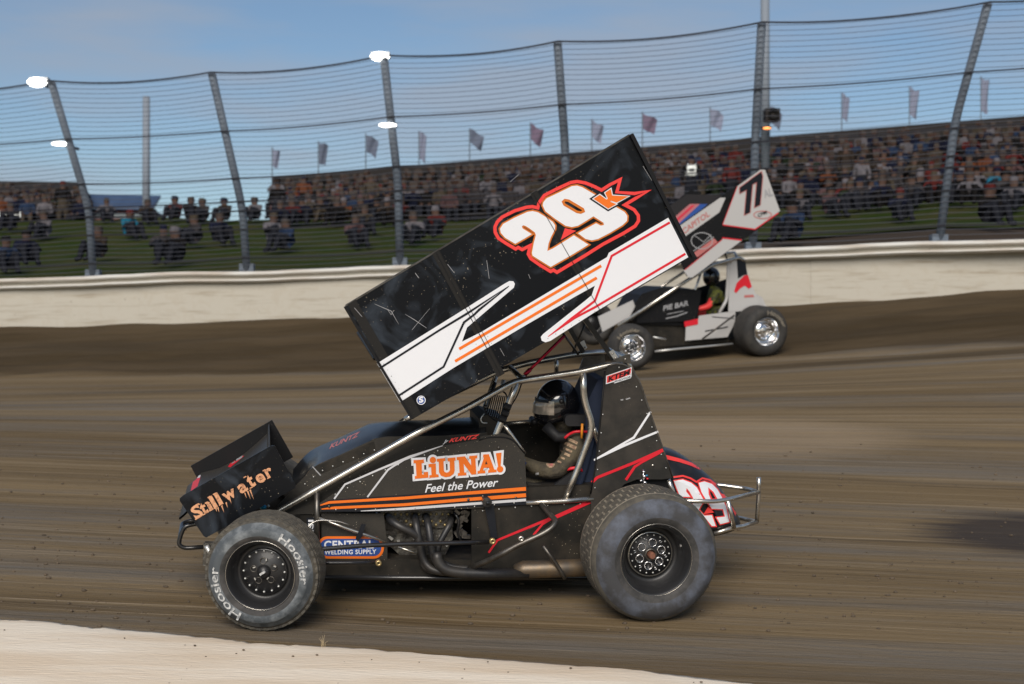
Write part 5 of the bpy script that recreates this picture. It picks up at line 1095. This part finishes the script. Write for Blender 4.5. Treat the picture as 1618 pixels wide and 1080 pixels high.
# ---- driver
dr = empty('person', fr.M @ Matrix.Translation(L(915, 780, 0)))
tag(dr, 'race driver in black helmet and dark suit driving the near car', 'person'); dinv = Matrix.Translation(-L(915, 780, 0))
J = lambda px, py, y: dinv @ L(px, py, y)
r = {'hip': (J(915, 782, 0), (.15, .13)), 'belly': (J(917, 755, 0), (.14, .12)), 'chest': (J(915, 715, 0), (.17, .13)), 'neck': (J(900, 686, 0), .065), 'head': (J(884, 655, 0), .085), 'top': (J(882, 625, 0), .085)}
bones = [('hip', 'belly'), ('belly', 'chest'), ('chest', 'neck'), ('neck', 'head'), ('head', 'top')]
for s_, n_ in ((-1, 'n'), (1, 'f')):
    r['sh' + n_] = (J(914, 700, s_ * .17), .072); r['ua' + n_] = (J(902, 722, s_ * .20), .060); r['el' + n_] = (J(880, 745, s_ * .22), .052); r['fa' + n_] = (J(850, 741, s_ * .19), .047); r['wr' + n_] = (J(826, 728, s_ * .15), .033)
    r['pm' + n_] = (J(814, 722, s_ * .14), (.035, .022))
    bones += [('chest', 'sh' + n_), ('sh' + n_, 'ua' + n_), ('ua' + n_, 'el' + n_), ('el' + n_, 'fa' + n_), ('fa' + n_, 'wr' + n_), ('wr' + n_, 'pm' + n_)]
    for q, (dx, dz, dy, ln) in enumerate(((-.03, .022, 0, 1), (-.036, .008, 0, 1.1), (-.035, -.006, 0, 1.05), (-.028, -.02, 0, .9))):
        a = r['pm' + n_][0] + Vector((dx, dy, dz)) * ln; b_ = a + Vector((-.012, -s_ * .03, -.004)); r['f%d' % q + n_] = (a, .010); r['g%d' % q + n_] = (b_, .008); bones += [('pm' + n_, 'f%d' % q + n_), ('f%d' % q + n_, 'g%d' % q + n_)]
    a = r['wr' + n_][0] + Vector((-.03, -s_ * .02, .03)); r['th' + n_] = (a, .011); r['ti' + n_] = (a + Vector((-.025, -s_ * .015, .004)), .009); bones += [('wr' + n_, 'th' + n_), ('th' + n_, 'ti' + n_)]
    r['hp' + n_] = (J(900, 788, s_ * .10), .10); r['kn' + n_] = (J(800, 766, s_ * .13), .07); r['an' + n_] = (J(700, 800, s_ * .12), .048); r['to' + n_] = (J(690, 775, s_ * .12), .035)
    bones += [('hip', 'hp' + n_), ('hp' + n_, 'kn' + n_), ('kn' + n_, 'an' + n_), ('an' + n_, 'to' + n_)]
bm_ = skin_body(bones, r, 2, 'driver_body'); bm_.materials.clear(); bm_.materials.append(M['suit']); bm_.materials.append(M['glove'])
px_w = r['wrn'][0].x
for p in bm_.polygons:
    p.use_smooth = True
    if p.center.x < px_w + .01 and p.center.z > J(826, 745, 0).z and abs(p.center.y) < .26: p.material_index = 1
bo_ = bpy.data.objects.new('suit', bm_); C.objects.link(bo_); bo_.parent = dr
# patches on the sleeve
sb_ = BVHTree.FromPolygons([tuple(dinv.inverted() @ p.co) for p in bm_.vertices], [tuple(p.vertices) for p in bm_.polygons])
PT = bpy.data.objects.new('x', None)
def on_sleeve(loop, m, nm='sleeve_patch'):
    flat, tr = tess([loop]); o = B.project(nm, flat, tr, m, dr, sb_, .005, 2); o.matrix_local = dinv.copy()
for k, (cx_, cy_, w_, h_) in enumerate(((904, 696, 19, 4.4), (901, 703.5, 21, 5.4), (897, 710.5, 15, 3.4), (892, 716, 19, 4.4), (886, 722, 14, 3.2), (881, 728, 13, 3))):
    d_ = Vector((.90, .42)); n__ = Vector((-.42, .9)); c0 = Vector((cx_, cy_)); on_sleeve([tuple(c0 - d_ * w_ / 2 - n__ * h_ / 2), tuple(c0 + d_ * w_ / 2 - n__ * h_ / 2), tuple(c0 + d_ * w_ / 2 + n__ * h_ / 2), tuple(c0 - d_ * w_ / 2 + n__ * h_ / 2)], 'suit_patch')
on_sleeve(circ(870, 732, 7, 14), 'suit_patch'); on_sleeve(circ(870, 732, 4.5, 14), 'pink_text'); on_sleeve([(846, 747), (851, 746), (851, 753), (846, 754)], 'silver_vinyl')
# helmet
hm = J(881, 637, -.02); mb = MB(); hv = []; 
nu, nv = 40, 26
for i in range(nv + 1):
    th = math.pi * i / nv
    for k in range(nu):
        ph = 2 * math.pi * k / nu; d_ = Vector((math.sin(th) * math.cos(ph), math.sin(th) * math.sin(ph), math.cos(th)))
        rx, ry, rz = .132, .122, .145
        p = Vector((d_.x * rx, d_.y * ry, d_.z * rz))
        if d_.z < -.15: p.x = p.x * (1 + .0) - max(0, -d_.z - .15) * .055 * (1 if d_.x < .4 else .2); p.z = max(p.z, -.135 - (.02 if d_.x < 0 else -.03))
        if d_.x < -.3 and d_.z < .1: p.x -= .012 * (-d_.x)
        hv.append(p)
hf = []
for i in range(nv):
    for k in range(nu): a = i * nu + k; b_ = i * nu + (k + 1) % nu; hf.append((a, b_, b_ + nu, a + nu))
HM = obj('helmet', hv, hf, 'helmet', dr, True); HM.location = hm
vb = BVHTree.FromPolygons([tuple(p) for p in hv], hf)
def shell(name, loc, th0, th1, z0, z1, off, m, parent):
    v_ = []; f_ = []; nx, nz_ = 18, 6
    for j in range(nz_ + 1):
        for k in range(nx + 1):
            a = R(th0 + (th1 - th0) * k / nx); z = z0 + (z1 - z0) * j / nz_; o_ = Vector((0, 0, z)); d_ = Vector((math.cos(a), math.sin(a), 0)); h_ = vb.ray_cast(o_, d_)[0]; v_.append((h_ or d_ * .12) + d_ * off)
    for j in range(nz_):
        for k in range(nx): a = j * (nx + 1) + k; f_.append((a, a + 1, a + nx + 2, a + nx + 1))
    return obj(name, v_, f_, m, parent, True)
shell('visor', 0, 128, 250, -.055, .028, .005, 'visor', HM); 
shell('visor_strip', 0, 150, 235, .018, .034, .008, 'black_vinyl', HM)
mb = MB(); mb.lathe([(0, -.012), (.014, -.010), (.016, 0)], 12, Matrix.Translation((-.0, -.122, .03))); mb.obj('visor_pivot', 'rim_black', HM, True)
mb = MB(); mb.tube([(-.145, -.06, -.10), (-.15, -.0, -.115), (-.145, .06, -.10)], .018, 10); mb.obj('chin_vent', 'black_plain', HM, True)
# head restraint collar
mb = MB(); mb.tube([J(862, 672, -.09), J(880, 690, -.12), J(905, 690, -.12), J(925, 672, -.1)], .035, 12); mb.obj('head_restraint', 'seat_black', dr, True)

# ================================================================== THE FAR RACE CAR
car2 = empty('sprint_car', fb.M.copy()); tag(car2, 'white and black sprint car number 77 farther back beside the wall', 'race car')
B2 = Builder(fb, car2); L2 = fb.L
def T2(name, px, y=-.34, r=.022, m='steel', **k): return B2.tube(name, px, y, r, m, **k)
lr2 = wheel(car2, L2(1212, 524, -.80) + Vector((0, .2, 0)), 0, .365, .40, .20, 'dark', 'rubber_black', rimmat='chrome', depth=.10, lettering=(('Hoosier', -5, 75, .25, .31),))
bolts(lr2, 10, .1, -.2 + .07, .012, 'chrome'); ring(lr2, 'hub', (0, -.13, 0), .06, .02, 'steel', .03)
lf2 = wheel(car2, L2(1002, 549, -.78) + Vector((0, .12, 0)), -10, .325, .24, .185, 'dark', 'rubber_black', rimmat='chrome', depth=.09, lettering=(('Hoosier', -60, 20, .225, .28),))
b = MB(); b.lathe([(0, -.01), (.08, -.008), (.085, .01)], 20, Matrix.Translation((0, -.12 + .06, 0))); b.obj('hub', 'rim_black', lf2, True); bolts(lf2, 10, .1, -.05, .012, 'chrome')
for k in range(5): a = 2 * math.pi * k / 5; ring(lf2, 'hub_pocket', (.045 * math.cos(a), -.07, .045 * math.sin(a)), .02, .006, 'chrome')
wheel(car2, Vector((L2(1212, 524, -.80).x, .85, .42)), 0, .42, .42, .2, 'dark', 'rubber_black'); wheel(car2, Vector((L2(1002, 549, -.78).x, .72, .34)), -10, .33, .24, .185, 'dark', 'rubber_black')
# hood and side
B2.plate('hood_side', [(996, 500), (1014, 466), (1046, 455), (1100, 457), (1107, 470), (1101, 508), (1082, 514), (1004, 512)], -.32, .6, 'black_plain')
hp = B2.plate('side_panel', [(1004, 478), (1014, 464), (1046, 453.5), (1108, 458), (1104, 490), (1098, 507), (1006, 510)], -.36, .01, 'black_plain'); B2.text('lettering', 'PIE BAR', (1048, 490.5), (1088, 482), (.5, -8), -.365, 'grey_print', hp, offset=.03); B2.lines('pinstripe', [([(1052, 503), (1070, 499), (1086, 493)], 1.6, 0), ([(1054, 496), (1080, 491)], 1.0, 0)], -.365, 'grey_print', hp)
B2.plate('cockpit_panel', [(1096, 456), (1150, 440), (1152, 495), (1100, 500)], .30, .01, 'black_plain')
B2.plate('floor_pan', [(1006, 512), (1082, 512), (1150, 530), (1152, 540), (1030, 548), (1008, 530)], -.28, .56, 'carbon_dark')
B2.plate('lower_panel', [(1105, 498.5), (1162, 491), (1161, 510), (1149.5, 532), (1083, 538), (1084, 515), (1101, 513)], -.37, .01, 'white_shell'); B2.plate('lower_panel', [(1081, 508), (1103, 503), (1103, 512), (1082, 516)], -.378, .005, 'red')
B2.lines('pinstripe', [([(1114, 523), (1150, 516)], 1.8, 0), ([(1125, 500), (1160, 503)], 1.2, 0)], -.376, 'black_vinyl', car2)
tp = B2.plate('tail_panel', [(1153, 420), (1160, 408), (1170, 406), (1177, 412), (1184, 440), (1200, 478), (1190, 490), (1160, 492), (1151, 494)], -.37, .01, 'white_shell')
B2.fill('graphic', [[(1164, 408), (1172, 407.5), (1178, 414), (1181, 434), (1176, 434), (1166, 440)]], -.373, 'black_vinyl', tp); B2.fill('graphic', [[(1176, 435), (1182, 434), (1188, 453), (1183, 456), (1177, 451), (1170, 455), (1163, 463), (1160, 460), (1164, 447)]], -.374, 'red', tp); B2.fill('graphic', [[(1176, 466), (1190, 465), (1192, 469), (1176, 470)]], -.374, 'pink_text', tp)
tk = B2.plate('tail_tank', [(1180, 455), (1205, 470), (1216, 495), (1205, 515), (1180, 510)], -.25, .5, 'white_shell')
T2('frame_tube', [(977, 515, -.42), (1083, 444.5, -.42), (1125, 418.5, -.40), (1168, 406.5, -.36), (1176, 412, -.36)], r=.027, m='steel'); T2('frame_tube', [(1108, 429), (1098, 460), (1088, 492)], r=.018)
T2('frame_tube', [(1151, 412), (1150, 440), (1148, 474), (1136.5, 494)], r=.024, m='white_shell'); T2('frame_tube', [(1035, 555), (1070, 551), (1125, 546), (1158, 543)], r=.016, m='alu')
T2('frame_tube', [(1166, 409, -.36), (1160, 398, .3), (1120, 405, .3), (1080, 430, .3), (960, 508, .3)], r=.022); T2('nerf_bar', [(1110, 535, -.4), (1128, 522, -.55), (1160, 498, -.5)], r=.014, m='steel_dark'); T2('nerf_bar', [(1032, 532, -.5), (1052, 536, -.5)], r=.014, m='alu')
B2.plate('engine_block', [(1040, 514), (1082, 514), (1082, 542), (1050, 545)], -.22, .44, 'engine')
B2.plate('front_side_board', [(945, 500), (1000, 474), (1007, 493), (952, 524)], -.3, .01, 'white_shell')
# wing
YW = -.78
wb = B2.plate('side_board', [(1055, 368), (1203, 266), (1210, 267), (1233, 333), (1228, 339), (1094, 439), (1085, 436)], YW, .012, 'black_plain'); wb['label'] = 'near side board of the far wing with a red edged white 77'
w7 = [(1165, 294), (1201.7, 267.5), (1209, 268), (1232.5, 333), (1193, 361), (1142, 354)]
B2.fill('number_plate', [w7], YW - .006, 'white_shell', wb); B2.lines('number_edge', [([(1142, 355), (1193, 362), (1230, 336)], 1.6, 0), ([(1165, 294), (1142, 354)], .9, 0)], YW - .009, 'red', wb)
for dx, dy in ((0, 0), (16, -12)):
    sv = [(1169 + dx, 305 + dy), (1169 + dx, 296 + dy), (1187 + dx, 283 + dy), (1189 + dx, 290 + dy), (1185 + dx, 335 + dy), (1176.5 + dx, 339 + dy), (1180 + dx, 299 + dy)]
    B2.lines('race_number', [(sv, 2.2, 1)], YW - .010 - dx * .0001, 'pink_text', wb); B2.fill('race_number', [sv], YW - .014 - dx * .0001, 'black_vinyl', wb)
B2.text('lettering', 'AL', (1208, 312), (1222, 308), (-3, -12), YW - .010, 'grey_print', wb, offset=.03); B2.lines('logo', [(circ(1205, 339, 14, 20, 6), 1.4, 1)], YW - .010, 'pink_text', wb); B2.text('lettering', 'CPM', (1198, 343), (1212, 337), (-1, -5), YW - .012, 'black_vinyl', wb, offset=.02)
B2.fill('stripe', [[(1056, 369), (1138, 312), (1146.5, 312), (1136.7, 335), (1066, 385)]], YW - .006, 'white_shell', wb); B2.text('lettering', 'CAPITOL', (1080, 370), (1122, 340), (-3, -8), YW - .010, 'pink_text', wb, offset=.02)
B2.fill('stripe', [[(1080, 427), (1142, 377), (1173, 379), (1094, 438), (1088, 438)]], YW - .006, 'white_shell', wb); B2.fill('stripe', [[(1095, 400), (1128, 376), (1134, 382), (1102, 406)]], YW - .008, 'pink_text', wb); B2.lines('pinstripe', [([(1141, 375.5), (1172, 379)], 2, 0), ([(1082, 426), (1141, 378)], 1, 0)], YW - .010, 'red', wb)
B2.lines('graphic', [(circ(1109, 380, 17, 14, 13), 1.4, 1), ([(1093, 398), (1128, 374)], 1.2, 0), ([(1098, 372), (1112, 382), (1124, 370)], 1, 0)], YW - .010, 'grey_print', wb)
p = [L2(a, b_, YW) for a, b_ in [(1066, 374), (1160, 308)]]; v = [p[0], p[1], p[1] + Vector((0, 1.5, 0)), p[0] + Vector((0, 1.5, 0))]; v += [q + Vector((.01, 0, -.05)) for q in v]; fo2 = obj('wing_foil', v, [(0, 1, 2, 3), (4, 7, 6, 5), (0, 4, 5, 1), (2, 6, 7, 3), (1, 5, 6, 2), (0, 3, 7, 4)], 'stand_dark', car2)
fs = [L2(a, b_, .74) for a, b_ in [(1035, 345), (1090, 300), (1108, 303), (1090, 375), (1060, 385)]]; v = fs + [q + Vector((0, .012, 0)) for q in fs]; n = 5
fo_ = obj('side_board', v, [tuple(range(5)), tuple(range(9, 4, -1))] + [(i, (i + 1) % n, (i + 1) % n + n, i + n) for i in range(n)], 'black_plain', car2); fo_['label'] = 'far side board of the far wing, plain black'
f2 = BVHTree.FromPolygons([tuple(q.co) for q in fo2.data.vertices], [tuple(q.vertices) for q in fo2.data.polygons])
for lp, m_, of_ in (([(1062, 346), (1090, 322), (1106, 322), (1068, 357)], 'pink_text', .006), ([(1066, 348), (1093, 324), (1098, 324), (1068, 351)], 'red', .010), ([(1068, 357), (1106, 322), (1118, 322), (1074, 362)], 'blue', .006)):
    fl_, tr_ = tess([lp]); B2.project('stripe', fl_, tr_, m_, fo2, f2, of_, 3)
T2('wing_post', [(1106, 405, -.3), (1112, 425, -.3)], r=.014); T2('wing_post', [(1140, 385, -.3), (1150, 412, -.3)], r=.014, m='black_tube')
# driver of the far car
d2 = empty('person', fb.M @ Matrix.Translation(L2(1130, 490, 0))); tag(d2, 'race driver in dark helmet and patterned suit with red sleeves in the far car', 'person'); di = Matrix.Translation(-L2(1130, 490, 0)); J = lambda px, py, y: di @ L2(px, py, y)
r = {'hip': (J(1135, 494, 0), (.15, .13)), 'chest': (J(1131, 466, 0), (.17, .13)), 'neck': (J(1128, 452, 0), .065), 'head': (J(1124, 440, 0), .085)}
bones = [('hip', 'chest'), ('chest', 'neck'), ('neck', 'head')]
for s_, n_ in ((-1, 'n'), (1, 'f')):
    r['s' + n_] = (J(1131, 463, s_ * .18), .07); r['e' + n_] = (J(1120, 484, s_ * .27), .055); r['w' + n_] = (J(1103, 488, s_ * .25), .04); r['p' + n_] = (J(1098, 487, s_ * .22), .035); bones += [('chest', 's' + n_), ('s' + n_, 'e' + n_), ('e' + n_, 'w' + n_), ('w' + n_, 'p' + n_)]
    r['k' + n_] = (J(1090, 492, s_ * .13), .07); bones += [('hip', 'k' + n_)]
M['suit2'] = mat('patterned_suit', lin(.03, .03, .02), .8, 0, col2=lin(.16, .17, .02), nscale=16, nstr=.5); 
sm_ = skin_body(bones, r, 1, 'far_driver'); sm_.materials.clear(); sm_.materials.append(M['suit2']); sm_.materials.append(M['red_bright'])
ex = r['en'][0].x
for p in sm_.polygons:
    if p.center.x < ex + .03 and abs(p.center.y) > .12: p.material_index = 1
so_ = bpy.data.objects.new('suit', sm_); C.objects.link(so_); so_.parent = d2
mb = MB(); mb.ball(J(1124, 437, 0), .14, 20, 14, (.95, .88, 1.05)); mb.obj('helmet', 'helmet', d2, True)
